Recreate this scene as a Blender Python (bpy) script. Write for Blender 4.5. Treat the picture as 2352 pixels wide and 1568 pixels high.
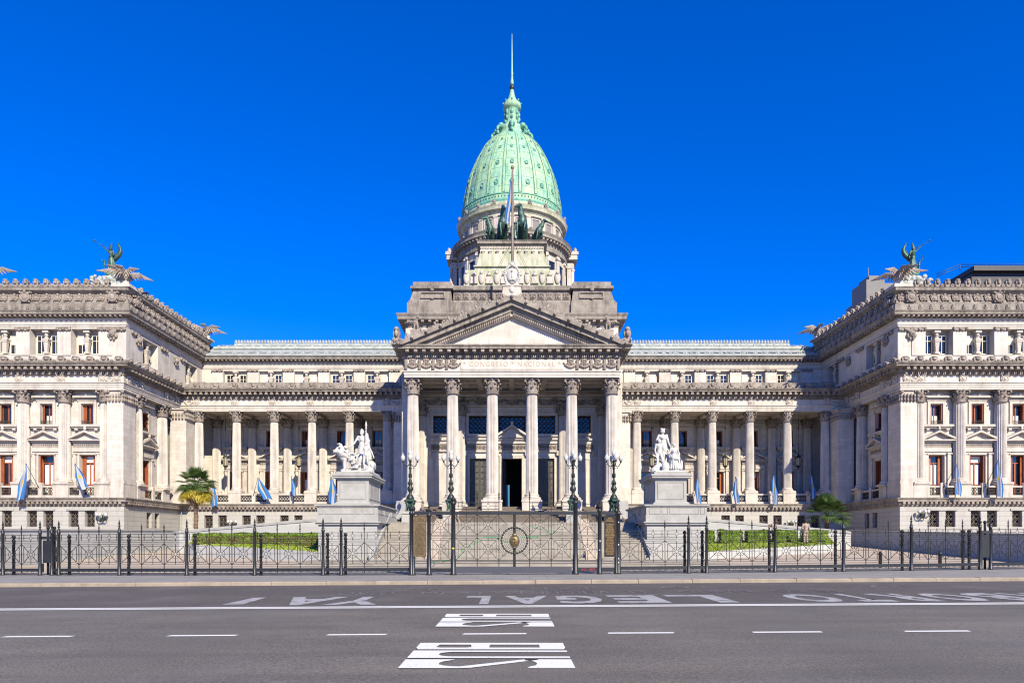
import bpy, bmesh, math, random
from mathutils import Vector, Matrix, Euler
R=math.radians; PI=math.pi; sin=math.sin; cos=math.cos
scene=bpy.context.scene
for o in list(bpy.data.objects): bpy.data.objects.remove(o)
COL=scene.collection
# ---------------------------------------------------------------- camera, sky, sun, exposure
cam=bpy.data.objects.new('camera',bpy.data.cameras.new('camera')); COL.objects.link(cam)
cam.location=(0,0,1.7); cam.rotation_euler=(R(90),0,0)
cam.data.sensor_width=36; cam.data.lens=24; cam.data.shift_y=(1243-784)/2352; cam.data.shift_x=0
cam.data.clip_start=.1; cam.data.clip_end=5000
scene.camera=cam
SUN_E=R(34); SUN_AZ=R(155)           # azimuth measured clockwise from +Y
w=bpy.data.worlds.new('World'); scene.world=w; w.use_nodes=True
nt=w.node_tree; nt.nodes.clear()
sky=nt.nodes.new('ShaderNodeTexSky'); sky.sky_type='NISHITA'; sky.sun_disc=False
sky.sun_elevation=SUN_E; sky.sun_rotation=SUN_AZ; sky.altitude=200; sky.air_density=1.0; sky.dust_density=0.0; sky.ozone_density=6.0
hs=nt.nodes.new('ShaderNodeHueSaturation'); hs.inputs['Saturation'].default_value=1.35; hs.inputs['Hue'].default_value=.5; hs.inputs['Value'].default_value=1.0
mx=nt.nodes.new('ShaderNodeMixRGB'); mx.blend_type='MULTIPLY'; mx.inputs[0].default_value=1; mx.inputs[2].default_value=(.8,.97,1.72,1)
bg=nt.nodes.new('ShaderNodeBackground'); bg.inputs[1].default_value=.08
wo=nt.nodes.new('ShaderNodeOutputWorld')
nt.links.new(sky.outputs[0],hs.inputs['Color']); nt.links.new(hs.outputs[0],mx.inputs[1]); nt.links.new(mx.outputs[0],bg.inputs[0]); nt.links.new(bg.outputs[0],wo.inputs[0])
sl=bpy.data.lights.new('sun','SUN'); sl.energy=5.0; sl.angle=R(.53); sl.color=(1,.905,.69)
so=bpy.data.objects.new('sun',sl); COL.objects.link(so)
so.rotation_euler=Vector((-sin(SUN_AZ)*cos(SUN_E),-cos(SUN_AZ)*cos(SUN_E),-sin(SUN_E))).to_track_quat('-Z','Y').to_euler()
so.location=(40,-60,80)
vs=scene.view_settings; vs.view_transform='Standard'; vs.look='None'; vs.gamma=1; vs.use_curve_mapping=False; vs.exposure=.74
scene.cycles.max_bounces=6; scene.cycles.diffuse_bounces=2; scene.cycles.filter_width=1.15; scene.cycles.glossy_bounces=3
F=1568.0; HZ=1243.0
def PX(px,Y): return (px-1176)*Y/F
def PZ(py,Y): return 1.7+(HZ-py)*Y/F
SL=.006
def gz(x): return SL*max(-70,min(70,x))     # the street climbs gently to the right

# ---------------------------------------------------------------- mesh builder
class MB:
    def __init__(s): s.v=[]; s.f=[]; s.sm=[]
    def add(s,vs,fs,smooth=False):
        n=len(s.v); s.v+= [tuple(p) for p in vs]
        for f in fs: s.f.append(tuple(i+n for i in f)); s.sm.append(smooth)
        return s
    def merge(s,o,M=None):
        n=len(s.v)
        s.v+= [tuple(M@Vector(p)) for p in o.v] if M is not None else o.v
        s.f+= [tuple(i+n for i in f) for f in o.f]; s.sm+=o.sm
        return s
    def box(s,x0,x1,y0,y1,z0,z1):
        if x0>x1:x0,x1=x1,x0
        if y0>y1:y0,y1=y1,y0
        return s.add([(x0,y0,z0),(x1,y0,z0),(x1,y1,z0),(x0,y1,z0),(x0,y0,z1),(x1,y0,z1),(x1,y1,z1),(x0,y1,z1)],
            [(0,3,2,1),(4,5,6,7),(0,1,5,4),(1,2,6,5),(2,3,7,6),(3,0,4,7)])
    def tbox(s,cx,cy,z0,z1,a0,b0,a1,b1):   # tapered box, half sizes at bottom and top
        return s.add([(cx-a0,cy-b0,z0),(cx+a0,cy-b0,z0),(cx+a0,cy+b0,z0),(cx-a0,cy+b0,z0),(cx-a1,cy-b1,z1),(cx+a1,cy-b1,z1),(cx+a1,cy+b1,z1),(cx-a1,cy+b1,z1)],
            [(0,3,2,1),(4,5,6,7),(0,1,5,4),(1,2,6,5),(2,3,7,6),(3,0,4,7)])
    def prism(s,pts,a,b,axis='y'):         # polygon in xz extruded along y (or xy along z, or yz along x)
        n=len(pts)
        def P(p,t): return (p[0],t,p[1]) if axis=='y' else ((p[0],p[1],t) if axis=='z' else (t,p[0],p[1]))
        vs=[P(p,a) for p in pts]+[P(p,b) for p in pts]
        fs=[tuple(range(n)),tuple(range(2*n-1,n-1,-1))]+[(i,(i+1)%n,(i+1)%n+n,i+n) for i in range(n)]
        return s.add(vs,fs)
    def lathe(s,prof,seg=24,c=(0,0),flute=None,smooth=True,a0=0,cap=True):
        vs=[];fs=[]
        for (r,z) in prof:
            for k in range(seg):
                a=a0+2*PI*k/seg
                q=r*(1-(flute if (flute and k%2) else 0))
                vs.append((c[0]+q*cos(a),c[1]+q*sin(a),z))
        m=len(prof)
        for j in range(m-1):
            for k in range(seg):
                fs.append((j*seg+k,j*seg+(k+1)%seg,(j+1)*seg+(k+1)%seg,(j+1)*seg+k))
        if cap:
            fs.append(tuple(range(seg-1,-1,-1))); fs.append(tuple((m-1)*seg+k for k in range(seg)))
        return s.add(vs,fs,smooth)
    def cyl(s,p0,p1,r0,r1=None,seg=8,smooth=True):
        r1=r0 if r1 is None else r1
        p0=Vector(p0);p1=Vector(p1);d=(p1-p0)
        if d.length<1e-6:return s
        q=d.to_track_quat('Z','Y').to_matrix()
        vs=[];
        for (p,r) in ((p0,r0),(p1,r1)):
            for k in range(seg):
                a=2*PI*k/seg+PI/seg; vs.append(p+q@Vector((r*cos(a),r*sin(a),0)))
        fs=[(k,(k+1)%seg,(k+1)%seg+seg,k+seg) for k in range(seg)]+[tuple(range(seg-1,-1,-1)),tuple(range(seg,2*seg))]
        return s.add(vs,fs,smooth)
    def tube(s,pts,r,seg=6,smooth=True):
        for a,b in zip(pts,pts[1:]): s.cyl(a,b,r,r,seg,smooth)
        return s
    def ring(s,c,rad,r,n=20,seg=4,plane='xz',a0=0,a1=2*PI):
        pts=[]
        for k in range(n+1):
            a=a0+(a1-a0)*k/n; u,v=rad*cos(a),rad*sin(a)
            pts.append((c[0]+u,c[1],c[2]+v) if plane=='xz' else ((c[0]+u,c[1]+v,c[2]) if plane=='xy' else (c[0],c[1]+u,c[2]+v)))
        return s.tube(pts,r,seg)
    def ell(s,c,r,n=10,m=7,rot=None):
        if not hasattr(r,'__len__'): r=(r,r,r)
        vs=[(0,0,-1)];fs=[]
        for j in range(1,m):
            t=-PI/2+PI*j/m
            for k in range(n): vs.append((cos(t)*cos(2*PI*k/n),cos(t)*sin(2*PI*k/n),sin(t)))
        vs.append((0,0,1))
        for k in range(n): fs.append((0,1+(k+1)%n,1+k))
        for j in range(m-2):
            for k in range(n):
                a=1+j*n
                fs.append((a+k,a+(k+1)%n,a+n+(k+1)%n,a+n+k))
        L=len(vs)-1
        for k in range(n): fs.append((L,1+(m-2)*n+k,1+(m-2)*n+(k+1)%n))
        M=(Euler(rot).to_matrix() if rot else Matrix.Identity(3))
        return s.add([Vector(c)+M@Vector((p[0]*r[0],p[1]*r[1],p[2]*r[2])) for p in vs],fs,True)
    def cap(s,p0,p1,r0,r1=None,seg=10):
        r1=r0 if r1 is None else r1
        s.cyl(p0,p1,r0,r1,seg); s.ell(p0,r0*1.01,seg,6); s.ell(p1,r1*1.01,seg,6); return s
    def sweep(s,prof,path,ends=True):      # profile (out,z) carried along a plan path with mitred corners
        n=len(path); rows=[]
        for i in range(n):
            def nrm(a,b):
                d=Vector((b[0]-a[0],b[1]-a[1])).normalized(); return Vector((d.y,-d.x))
            if i==0: m=nrm(path[0],path[1])
            elif i==n-1: m=nrm(path[-2],path[-1])
            else:
                n1=nrm(path[i-1],path[i]);n2=nrm(path[i],path[i+1]); m=(n1+n2)/(1+n1.dot(n2))
            rows.append([(path[i][0]+m.x*o,path[i][1]+m.y*o,z) for (o,z) in prof])
        k=len(prof); vs=[p for r in rows for p in r]; fs=[]
        for i in range(n-1):
            for j in range(k-1): fs.append((i*k+j,(i+1)*k+j,(i+1)*k+j+1,i*k+j+1))
        if ends: fs.append(tuple(range(k))); fs.append(tuple((n-1)*k+j for j in range(k-1,-1,-1)))
        return s.add(vs,fs)
    def along(s,path,step,fn,off=.5):      # calls fn(M) at regular steps: local x along, -y outward
        for a,b in zip(path,path[1:]):
            a=Vector(a);b=Vector(b);L=(b-a).length; d=(b-a)/L
            n=max(1,int(round(L/step))); st=L/n
            for i in range(n):
                p=a+d*(st*(i+off)); fn(Matrix.Translation((p.x,p.y,0))@Matrix.Rotation(math.atan2(d.y,d.x),4,'Z'))
        return s
    def mesh(s,name,mat,sgn=-1,recalc=True):
        me=bpy.data.meshes.new(name)
        v=s.v if sgn==-1 else [(-p[0],p[1],p[2]) for p in s.v]
        me.from_pydata([tuple(p) for p in v],[],s.f)
        me.polygons.foreach_set('use_smooth',s.sm)
        if recalc:
            bm=bmesh.new(); bm.from_mesh(me); bmesh.ops.recalc_face_normals(bm,faces=bm.faces); bm.to_mesh(me); bm.free()
        if mat: me.materials.append(mat)
        return me
    def build(s,name,mat,parent=None,sgn=-1,recalc=True,loc=None,rz=0):
        me=s.mesh(name,mat,sgn,recalc)
        return inst(name,me,parent,loc or (0,0,0),rz)
def inst(name,me,parent=None,loc=(0,0,0),rz=0,sc=None):
    o=bpy.data.objects.new(name,me); COL.objects.link(o); o.location=loc; o.rotation_euler=(0,0,rz)
    if sc: o.scale=(sc,sc,sc) if not hasattr(sc,'__len__') else sc
    if parent: o.parent=parent
    return o
def thing(name,label,cat,loc=(0,0,0),rz=0,group=None):
    o=bpy.data.objects.new(name,None); COL.objects.link(o); o.empty_display_size=.3
    o.location=loc; o.rotation_euler=(0,0,rz); return tag(o,label,cat,group)
def tag(o,label,cat,group=None):
    o['label']=label; o['category']=cat
    if group: o['group']=group
    return o
def struct(o): o['kind']='structure'; return o
def copytree(o,loc,rz,label,parent=None):
    c=o.copy(); COL.objects.link(c)
    if parent: c.parent=parent
    else: c.location=loc; c.rotation_euler=(0,0,rz); c['label']=label
    for ch in list(o.children): copytree(ch,None,None,None,c)
    return c
def blob(mb,name,mat,vox,parent=None,loc=(0,0,0),rz=0,smooth=2,sgn=-1):
    me=mb.mesh(name,mat,sgn); o=inst(name,me,None)
    m=o.modifiers.new('r','REMESH'); m.mode='VOXEL'; m.voxel_size=vox; m.use_smooth_shade=True
    if smooth:
        s=o.modifiers.new('s','SMOOTH'); s.factor=.5; s.iterations=smooth
    dg=bpy.context.evaluated_depsgraph_get(); dg.update()
    me2=bpy.data.meshes.new_from_object(o.evaluated_get(dg)); me2.name=name
    bpy.data.objects.remove(o); bpy.data.meshes.remove(me)
    if mat and not me2.materials: me2.materials.append(mat)
    for p in me2.polygons: p.use_smooth=True
    return inst(name,me2,parent,loc,rz)
def textmesh(txt,size,mat,ext=.01,align='CENTER',spacing=1.0,lines=1.0,bold=0.0):
    c=bpy.data.curves.new('t','FONT'); c.body=txt; c.size=size; c.extrude=ext; c.align_x=align; c.align_y='CENTER'; c.space_character=spacing; c.space_line=lines; c.resolution_u=3; c.offset=bold
    o=bpy.data.objects.new('t',c); COL.objects.link(o)
    dg=bpy.context.evaluated_depsgraph_get(); dg.update()
    me=bpy.data.meshes.new_from_object(o.evaluated_get(dg)); bpy.data.objects.remove(o)
    me.materials.clear(); me.materials.append(mat); return me

# ---------------------------------------------------------------- materials
def newmat(name):
    m=bpy.data.materials.new(name); m.use_nodes=True; t=m.node_tree; b=t.nodes['Principled BSDF']; return m,t,b
class N:
    def __init__(s,t): s.t=t
    def n(s,k,**kw):
        x=s.t.nodes.new(k)
        for a,b in kw.items(): setattr(x,a,b)
        return x
    def l(s,a,b): s.t.links.new(a,b)
    def noise(s,vec,scale,detail=4,rough=.55):
        x=s.n('ShaderNodeTexNoise'); x.inputs['Scale'].default_value=scale; x.inputs['Detail'].default_value=detail; x.inputs['Roughness'].default_value=rough
        s.l(vec,x.inputs['Vector']); return x.outputs['Fac']
    def ramp(s,f,a,b):
        x=s.n('ShaderNodeMapRange'); x.inputs['From Min'].default_value=a; x.inputs['From Max'].default_value=b; s.l(f,x.inputs['Value']); return x.outputs[0]
    def mul(s,f,k):
        x=s.n('ShaderNodeMath',operation='MULTIPLY'); s.l(f,x.inputs[0])
        if hasattr(k,'default_value') or not isinstance(k,(int,float)): s.l(k,x.inputs[1])
        else: x.inputs[1].default_value=k
        return x.outputs[0]
    def mix(s,f,a,b,mode='MIX'):
        x=s.n('ShaderNodeMixRGB',blend_type=mode)
        if isinstance(f,(int,float)): x.inputs[0].default_value=f
        else: s.l(f,x.inputs[0])
        for i,c in ((1,a),(2,b)):
            if isinstance(c,(tuple,list)): x.inputs[i].default_value=(*c[:3],1)
            else: s.l(c,x.inputs[i])
        return x.outputs[0]
    def pos(s): return s.n('ShaderNodeNewGeometry').outputs['Position']
    def scalev(s,v,k):
        x=s.n('ShaderNodeVectorMath',operation='MULTIPLY'); s.l(v,x.inputs[0]); x.inputs[1].default_value=k; return x.outputs[0]
    def bump(s,h,b,strength=.3,dist=.02):
        x=s.n('ShaderNodeBump'); x.inputs['Strength'].default_value=strength; x.inputs['Distance'].default_value=dist; s.l(h,x.inputs['Height']); s.l(x.outputs[0],b.inputs['Normal'])
def stone(name,c1,c2,dark=None,brick=None,stain=.5,rough=.75,joint=None,jw=.012,streak=True,offset=.5,var=.35):
    m,t,b=newmat(name); g=N(t); P=g.pos()
    col=None
    if brick:
        sx=g.n('ShaderNodeSeparateXYZ'); g.l(P,sx.inputs[0]); ad=g.n('ShaderNodeMath',operation='ADD'); g.l(sx.outputs[0],ad.inputs[0]); g.l(sx.outputs[1],ad.inputs[1])
        cx=g.n('ShaderNodeCombineXYZ'); g.l(ad.outputs[0],cx.inputs[0]); g.l(sx.outputs[2],cx.inputs[1])
        br=g.n('ShaderNodeTexBrick'); g.l(cx.outputs[0],br.inputs['Vector']); br.inputs['Scale'].default_value=1; br.inputs['Brick Width'].default_value=brick[0]; br.inputs['Row Height'].default_value=brick[1]
        br.inputs['Mortar Size'].default_value=jw; br.inputs['Mortar Smooth'].default_value=.3; br.inputs['Bias'].default_value=-.1; br.offset=offset
        br.inputs['Color1'].default_value=(*c1,1); br.inputs['Color2'].default_value=(*c2,1); br.inputs['Mortar'].default_value=(*(joint or tuple(x*.55 for x in c1)),1)
        n0=g.noise(P,.7,5); col=g.mix(g.mul(g.ramp(n0,.4,.75),var),br.outputs['Color'],tuple(x*.72 for x in c2))
        g.bump(br.outputs['Fac'],b,-.35,.02)
    else:
        n0=g.noise(P,1.3,6,.6); col=g.mix(g.ramp(n0,.35,.7),c1,c2)
    n1=g.noise(P,9,5,.65); col=g.mix(g.mul(g.ramp(n1,.35,.8),.3),col,tuple(x*.6 for x in c2))
    if dark and stain>0:
        v=g.scalev(P,(1.6,1.6,.22)) if streak else P
        n2=g.noise(v,1.5,6,.7); n3=g.noise(P,.35,3)
        f=g.mul(g.mul(g.ramp(n2,.42,.72),g.ramp(n3,.3,.6)),stain); col=g.mix(f,col,dark)
    g.l(col,b.inputs['Base Color']); b.inputs['Roughness'].default_value=rough
    b.inputs['Specular IOR Level'].default_value=.3
    if not brick:
        n4=g.noise(P,14,5,.7); g.bump(n4,b,.35,.02)
    return m
def plain(name,c,rough=.5,metal=0,var=.25,scale=3,bump=0,spec=.5):
    m,t,b=newmat(name); g=N(t); P=g.pos(); n=g.noise(P,scale,5,.6)
    col=g.mix(g.mul(g.ramp(n,.3,.75),1),c,tuple(x*(1-var) for x in c)); g.l(col,b.inputs['Base Color'])
    b.inputs['Roughness'].default_value=rough; b.inputs['Metallic'].default_value=metal; b.inputs['Specular IOR Level'].default_value=spec
    if bump: g.bump(g.noise(P,scale*4,5,.7),b,bump,.02)
    return m
DK=(.085,.07,.06)
M={}
M['wall']=stone('marble_wall',(.61,.555,.495),(.49,.445,.40),DK,brick=(.95,.42),stain=.32,joint=(.40,.36,.33))
M['attic']=stone('attic_marble_wall',(.60,.545,.485),(.51,.465,.415),DK,brick=(1.3,.62),stain=.42,joint=(.50,.46,.42),jw=.008)
M['trim']=stone('carved_marble',(.56,.50,.44),(.44,.39,.34),DK,stain=.5)
M['col']=stone('column_marble',(.57,.52,.47),(.43,.395,.36),(.22,.20,.19),stain=.6,rough=.6)
M['ornament']=stone('ornament_stone',(.36,.305,.265),(.20,.168,.145),DK,stain=.85)  # tone lowered to paint extra shade into carving and undersides
M['weather_shade']=stone('weathered_shaded_stone',(.33,.29,.25),(.175,.152,.132),(.05,.043,.038),stain=1.0)  # weather stains, darkened further to paint in eave shadow
M['base']=stone('granite_ashlar',(.40,.385,.355),(.36,.345,.32),(.2,.185,.165),brick=(2.3,.47),stain=.35,joint=(.12,.11,.10),jw=.014,var=.2)
M['rampwall']=stone('pale_granite',(.43,.425,.405),(.365,.36,.345),(.33,.33,.32),brick=(1.5,.48),stain=.35,joint=(.36,.36,.35),jw=.010,var=.2)
M['pedestal']=stone('grey_marble',(.37,.36,.335),(.27,.262,.243),(.28,.27,.26),stain=.45)
M['pedblock']=stone('grey_marble_blocks',(.38,.37,.35),(.31,.305,.29),(.28,.27,.26),brick=(1.1,.55),stain=.35,joint=(.28,.28,.28),jw=.010)
M['statue']=plain('white_marble',(.53,.515,.485),.6,0,.35,3,.15)
M['lion']=M['statue']
M['roofmetal']=stone('lead_roof',(.30,.32,.325),(.21,.23,.235),(.16,.2,.2),stain=.4,streak=False)
M['crestmetal']=stone('pale_patina_crest',(.46,.48,.44),(.28,.30,.28),(.16,.2,.19),stain=.6,streak=False)
M['step']=stone('step_stone',(.33,.298,.255),(.22,.197,.168),(.22,.19,.17),stain=.5,streak=False)
M['shaded_dirty_step']=stone('brown_shaded_dirty_step_stone',(.155,.125,.10),(.10,.08,.064),(.08,.065,.055),stain=.7,streak=False)  # brown dirt and the upper flight's shade, both put into the stone colour
M['paving']=stone('sandy_paving',(.47,.39,.31),(.41,.34,.27),(.28,.23,.19),stain=.4,streak=False)
M['iron']=plain('black_iron',(.016,.016,.018),.6,0,.3,6,.15,.3)
M['ironposts']=plain('black_painted_post',(.020,.021,.024),.42,0,.4,3,.15,.45)
M['gatesheet']=plain('blue_grey_sheet_steel',(.06,.062,.075),.5,.2,.15,3)
M['lattice']=plain('wrought_iron_grille',(.055,.045,.042),.6,.2,.4,8)
M['lattice_light']=plain('dusty_iron_grille',(.20,.155,.13),.7,.1,.4,8)
M['bronze']=plain('green_bronze',(.06,.125,.10),.5,.4,.6,6,.3)
M['darkbronze']=plain('dark_bronze',(.045,.055,.05),.45,.5,.4,6,.3)
M['brass']=plain('brass',(.20,.14,.06),.45,.6,.5,9,.3)
M['doorbronze']=plain('grey_bronze_door',(.115,.105,.09),.5,.4,.4,5,.2)
M['globe']=plain('milk_glass',(.45,.45,.43),.3,0,.1,3)
M['gold_text']=plain('gilt_letters',(.55,.36,.13),.4,.6,.2,9)
M['plaque']=plain('brown_bronze_plaque',(.045,.03,.02),.4,.5,.3,9)
M['plaque_b']=plain('worn_brass_plaque',(.30,.20,.10),.38,.7,.6,14,.4)
M['carve_shade']=plain('shaded_carved_letter_stone',(.40,.34,.29),.85,0,.2,9)  # darker letter tone stands in for the shade inside carved cuts
M['dark']=plain('dark_interior',(.012,.011,.01),.9,0,.1,3)
M['glass']=plain('window_glass',(.012,.016,.022),.06,0,.1,3,0,.9)
M['curtain']=plain('pale_curtain',(.60,.63,.57),.8,0,.12,4)
M['blind']=plain('cream_blind',(.66,.60,.48),.8,0,.12,4)
M['bluepanel']=plain('blue_panel',(.03,.16,.29),.5,0,.1,3)
M['skin']=plain('skin',(.42,.26,.18),.6,0,.1,6)
M['hair']=plain('dark_hair',(.02,.015,.012),.7,0,.2,9)
M['khaki']=plain('beige_uniform_cloth',(.34,.25,.20),.85,0,.2,6,.3)
M['pink']=plain('pink_cloth',(.60,.34,.27),.85,0,.2,6)
M['shoe']=plain('dark_shoe_leather',(.03,.025,.02),.6)
M['hose']=plain('green_hose',(.04,.42,.14),.4)

def wood():
    m,t,b=newmat('reddish_varnished_wood'); g=N(t); P=g.pos(); v=g.scalev(P,(3,3,.35)); n=g.noise(v,5,5,.6)
    g.l(g.mix(g.ramp(n,.3,.7),(.42,.115,.035),(.17,.035,.012)),b.inputs['Base Color']); b.inputs['Roughness'].default_value=.5; return m
M['wood']=wood()
def copper():
    m,t,b=newmat('green_copper_patina'); g=N(t); P=g.pos(); n=g.noise(P,.5,5,.6); v=g.scalev(P,(2.2,2.2,.12)); s=g.noise(v,1.2,5,.7)
    c=g.mix(g.ramp(n,.35,.65),(.25,.47,.34),(.36,.50,.29)); c=g.mix(g.mul(g.ramp(s,.45,.6),.7),c,(.075,.25,.20)); s2=g.noise(g.scalev(P,(.9,.9,.25)),.9,4,.6); c=g.mix(g.mul(g.ramp(s2,.5,.7),.5),c,(.42,.50,.26))
    n2=g.noise(P,7,4); c=g.mix(g.mul(g.ramp(n2,.5,.8),.35),c,(.16,.30,.24))
    g.l(c,b.inputs['Base Color']); b.inputs['Roughness'].default_value=.65; g.bump(g.noise(P,5,4),b,.2,.03); return m
M['copper']=copper()
def copper2():
    m,t,b=newmat('darker_copper_ornament'); g=N(t); P=g.pos(); n=g.noise(P,3,5,.65)
    g.l(g.mix(g.ramp(n,.35,.65),(.17,.42,.31),(.08,.23,.18)),b.inputs['Base Color']); b.inputs['Roughness'].default_value=.6; return m
M['copper2']=copper2()
def mossy():
    m,t,b=newmat('mossy_marble'); g=N(t); P=g.pos(); n=g.noise(P,.8,5,.6); v=g.scalev(P,(1.4,1.4,.3)); s=g.noise(v,1.1,5,.7)
    c=g.mix(g.ramp(n,.3,.7),(.50,.46,.38),(.42,.40,.32)); c=g.mix(g.mul(g.ramp(s,.42,.62),.8),c,(.20,.25,.13)); g.l(c,b.inputs['Base Color']); b.inputs['Roughness'].default_value=.8; return m
M['mossy']=mossy()
def asphalt(name,c1,c2):
    m,t,b=newmat(name); g=N(t); P=g.pos()
    n=g.noise(P,.25,4,.6); n1=g.noise(P,30,4,.8); n2=g.noise(g.scalev(P,(.35,1.2,1)),1.3,5,.6)
    c=g.mix(g.ramp(n,.35,.65),c1,c2); c=g.mix(g.mul(g.ramp(n2,.45,.7),.35),c,tuple(x*.62 for x in c2)); c=g.mix(g.mul(g.ramp(n1,.5,.66),.7),c,(.24,.22,.20)); c=g.mix(g.mul(g.ramp(n1,.5,.34),.85),c,(.012,.011,.010)); w0=g.noise(g.scalev(P,(.05,.9,1)),1.0,4,.6); c=g.mix(g.mul(g.ramp(w0,.42,.7),.4),c,(.055,.05,.048)); w1=g.noise(g.scalev(P,(.5,.5,1)),.8,3,.5); c=g.mix(g.mul(g.ramp(w1,.5,.75),.35),c,(.17,.16,.15))
    vo=g.n('ShaderNodeTexVoronoi'); vo.inputs['Scale'].default_value=3.2; g.l(g.scalev(P,(.5,1.6,1)),vo.inputs['Vector'])
    sp=g.ramp(vo.outputs['Distance'],.075,.03); c=g.mix(g.mul(sp,.5),c,(.015,.015,.016))
    vo2=g.n('ShaderNodeTexVoronoi'); vo2.inputs['Scale'].default_value=4.1; g.l(P,vo2.inputs['Vector']); c=g.mix(g.mul(g.ramp(vo2.outputs['Distance'],.045,.02),.7),c,(.45,.44,.42))
    g.l(c,b.inputs['Base Color']); b.inputs['Roughness'].default_value=.85; g.bump(n1,b,.6,.01); return m
M['asphalt']=asphalt('asphalt',(.165,.145,.116),(.112,.098,.080))
M['asphalt2']=asphalt('brownish_older_asphalt',(.090,.073,.061),(.066,.053,.045))
def paint(name,c,wear):
    m,t,b=newmat(name); g=N(t); P=g.pos(); n=g.noise(P,22,4,.75); n2=g.noise(P,2,4)
    k=g.ramp(g.mul(g.ramp(n,.3,.75),g.ramp(n2,.15,.6)),wear,wear+.12)
    g.l(g.mix(k,(.10,.095,.093),c),b.inputs['Base Color']); b.inputs['Roughness'].default_value=.7; return m
M['paint']=paint('road_paint',(.70,.69,.65),.03)
M['chalk']=paint('worn_white_paint',(.36,.355,.35),.16)
M['chalk2']=paint('faint_worn_paint',(.20,.195,.19),.34)
def sidewalk():
    m,t,b=newmat('sidewalk_slabs'); g=N(t); P=g.pos()
    br=g.n('ShaderNodeTexBrick'); g.l(P,br.inputs['Vector']); br.inputs['Scale'].default_value=1; br.inputs['Brick Width'].default_value=1.5; br.inputs['Row Height'].default_value=.75; br.inputs['Mortar Size'].default_value=.012
    br.inputs['Color1'].default_value=(.275,.262,.24,1); br.inputs['Color2'].default_value=(.22,.21,.192,1); br.inputs['Mortar'].default_value=(.10,.095,.09,1)
    n=g.noise(P,1.1,6,.65); c=g.mix(g.mul(g.ramp(n,.4,.75),.5),br.outputs['Color'],(.17,.16,.155)); g.l(c,b.inputs['Base Color']); b.inputs['Roughness'].default_value=.8; return m
M['sidewalk']=sidewalk()
M['kerb']=stone('sandy_kerb_granite',(.34,.28,.215),(.26,.215,.165),(.13,.11,.09),stain=.6,streak=False)
def leafm(name,c1,c2,c3=None,tr=.12):
    m,t,b=newmat(name); g=N(t); P=g.pos(); n=g.noise(P,4,3,.7); rn=g.n('ShaderNodeNewGeometry').outputs['Random Per Island']
    c=g.mix(rn,c1,c2)
    if c3: c=g.mix(g.ramp(n,.5,.62),c,c3)
    g.l(c,b.inputs['Base Color']); b.inputs['Roughness'].default_value=.55
    tn=g.n('ShaderNodeBsdfTranslucent'); g.l(c,tn.inputs['Color']); ms=g.n('ShaderNodeMixShader'); ms.inputs[0].default_value=tr
    out=[x for x in t.nodes if x.type=='OUTPUT_MATERIAL'][0]; g.l(b.outputs[0],ms.inputs[1]); g.l(tn.outputs[0],ms.inputs[2]); g.l(ms.outputs[0],out.inputs[0]); return m
M['hedge']=leafm('hedge_leaves',(.085,.16,.008),(.20,.30,.012))
M['hedgebrown']=leafm('browned_hedge_leaves',(.10,.075,.03),(.20,.14,.055),(.12,.15,.02))
M['grass']=leafm('lawn_grass',(.17,.29,.012),(.28,.37,.03),(.34,.33,.06))
M['palm']=leafm('palm_leaves',(.03,.065,.012),(.075,.125,.018))
M['palmyellow']=leafm('yellowed_palm_leaves',(.50,.34,.03),(.28,.26,.02))
M['palmdead']=leafm('dry_palm_leaves',(.34,.22,.11),(.20,.12,.06),None,.1)
M['trunk']=stone('palm_trunk_bark',(.20,.13,.085),(.11,.07,.045),(.04,.03,.02),stain=.6)
M['soil']=plain('soil',(.10,.065,.04),.9,0,.4,5,.4)
M['conc']=plain('pale_concrete_panel',(.20,.19,.185),.8,0,.15,.6)
M['towerdark']=plain('grey_tower_side',(.22,.21,.23),.7,0,.1,.5)
M['navy']=plain('dark_glass_and_steel',(.010,.010,.018),.5,0,.4,.8)
M['whiteflag']=None
def flagm():
    m,t,b=newmat('blue_and_white_flag_cloth'); g=N(t); uv=g.n('ShaderNodeUVMap').outputs[0]; sx=g.n('ShaderNodeSeparateXYZ'); g.l(uv,sx.inputs[0])
    def gt(v,th):
        x=g.n('ShaderNodeMath',operation='GREATER_THAN'); g.l(v,x.inputs[0]); x.inputs[1].default_value=th; return x.outputs[0]
    a=gt(sx.outputs[0],.333); bb=gt(sx.outputs[0],.667)
    c=g.mix(a,(.035,.18,.50),(.42,.45,.50)); c=g.mix(bb,c,(.035,.18,.50))
    d=g.n('ShaderNodeVectorMath',operation='DISTANCE'); g.l(g.scalev(uv,(1,1.6,0)),d.inputs[0]); d.inputs[1].default_value=(.5,.8,0)
    sn=g.n('ShaderNodeMath',operation='LESS_THAN'); g.l(d.outputs['Value'],sn.inputs[0]); sn.inputs[1].default_value=.10
    c=g.mix(sn.outputs[0],c,(.75,.45,.08)); g.l(c,b.inputs['Base Color']); b.inputs['Roughness'].default_value=.8
    tn=g.n('ShaderNodeBsdfTranslucent'); g.l(c,tn.inputs['Color']); ms=g.n('ShaderNodeMixShader'); ms.inputs[0].default_value=.3
    out=[x for x in t.nodes if x.type=='OUTPUT_MATERIAL'][0]; g.l(b.outputs[0],ms.inputs[1]); g.l(tn.outputs[0],ms.inputs[2]); g.l(ms.outputs[0],out.inputs[0]); return m
M['flag']=flagm()
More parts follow.
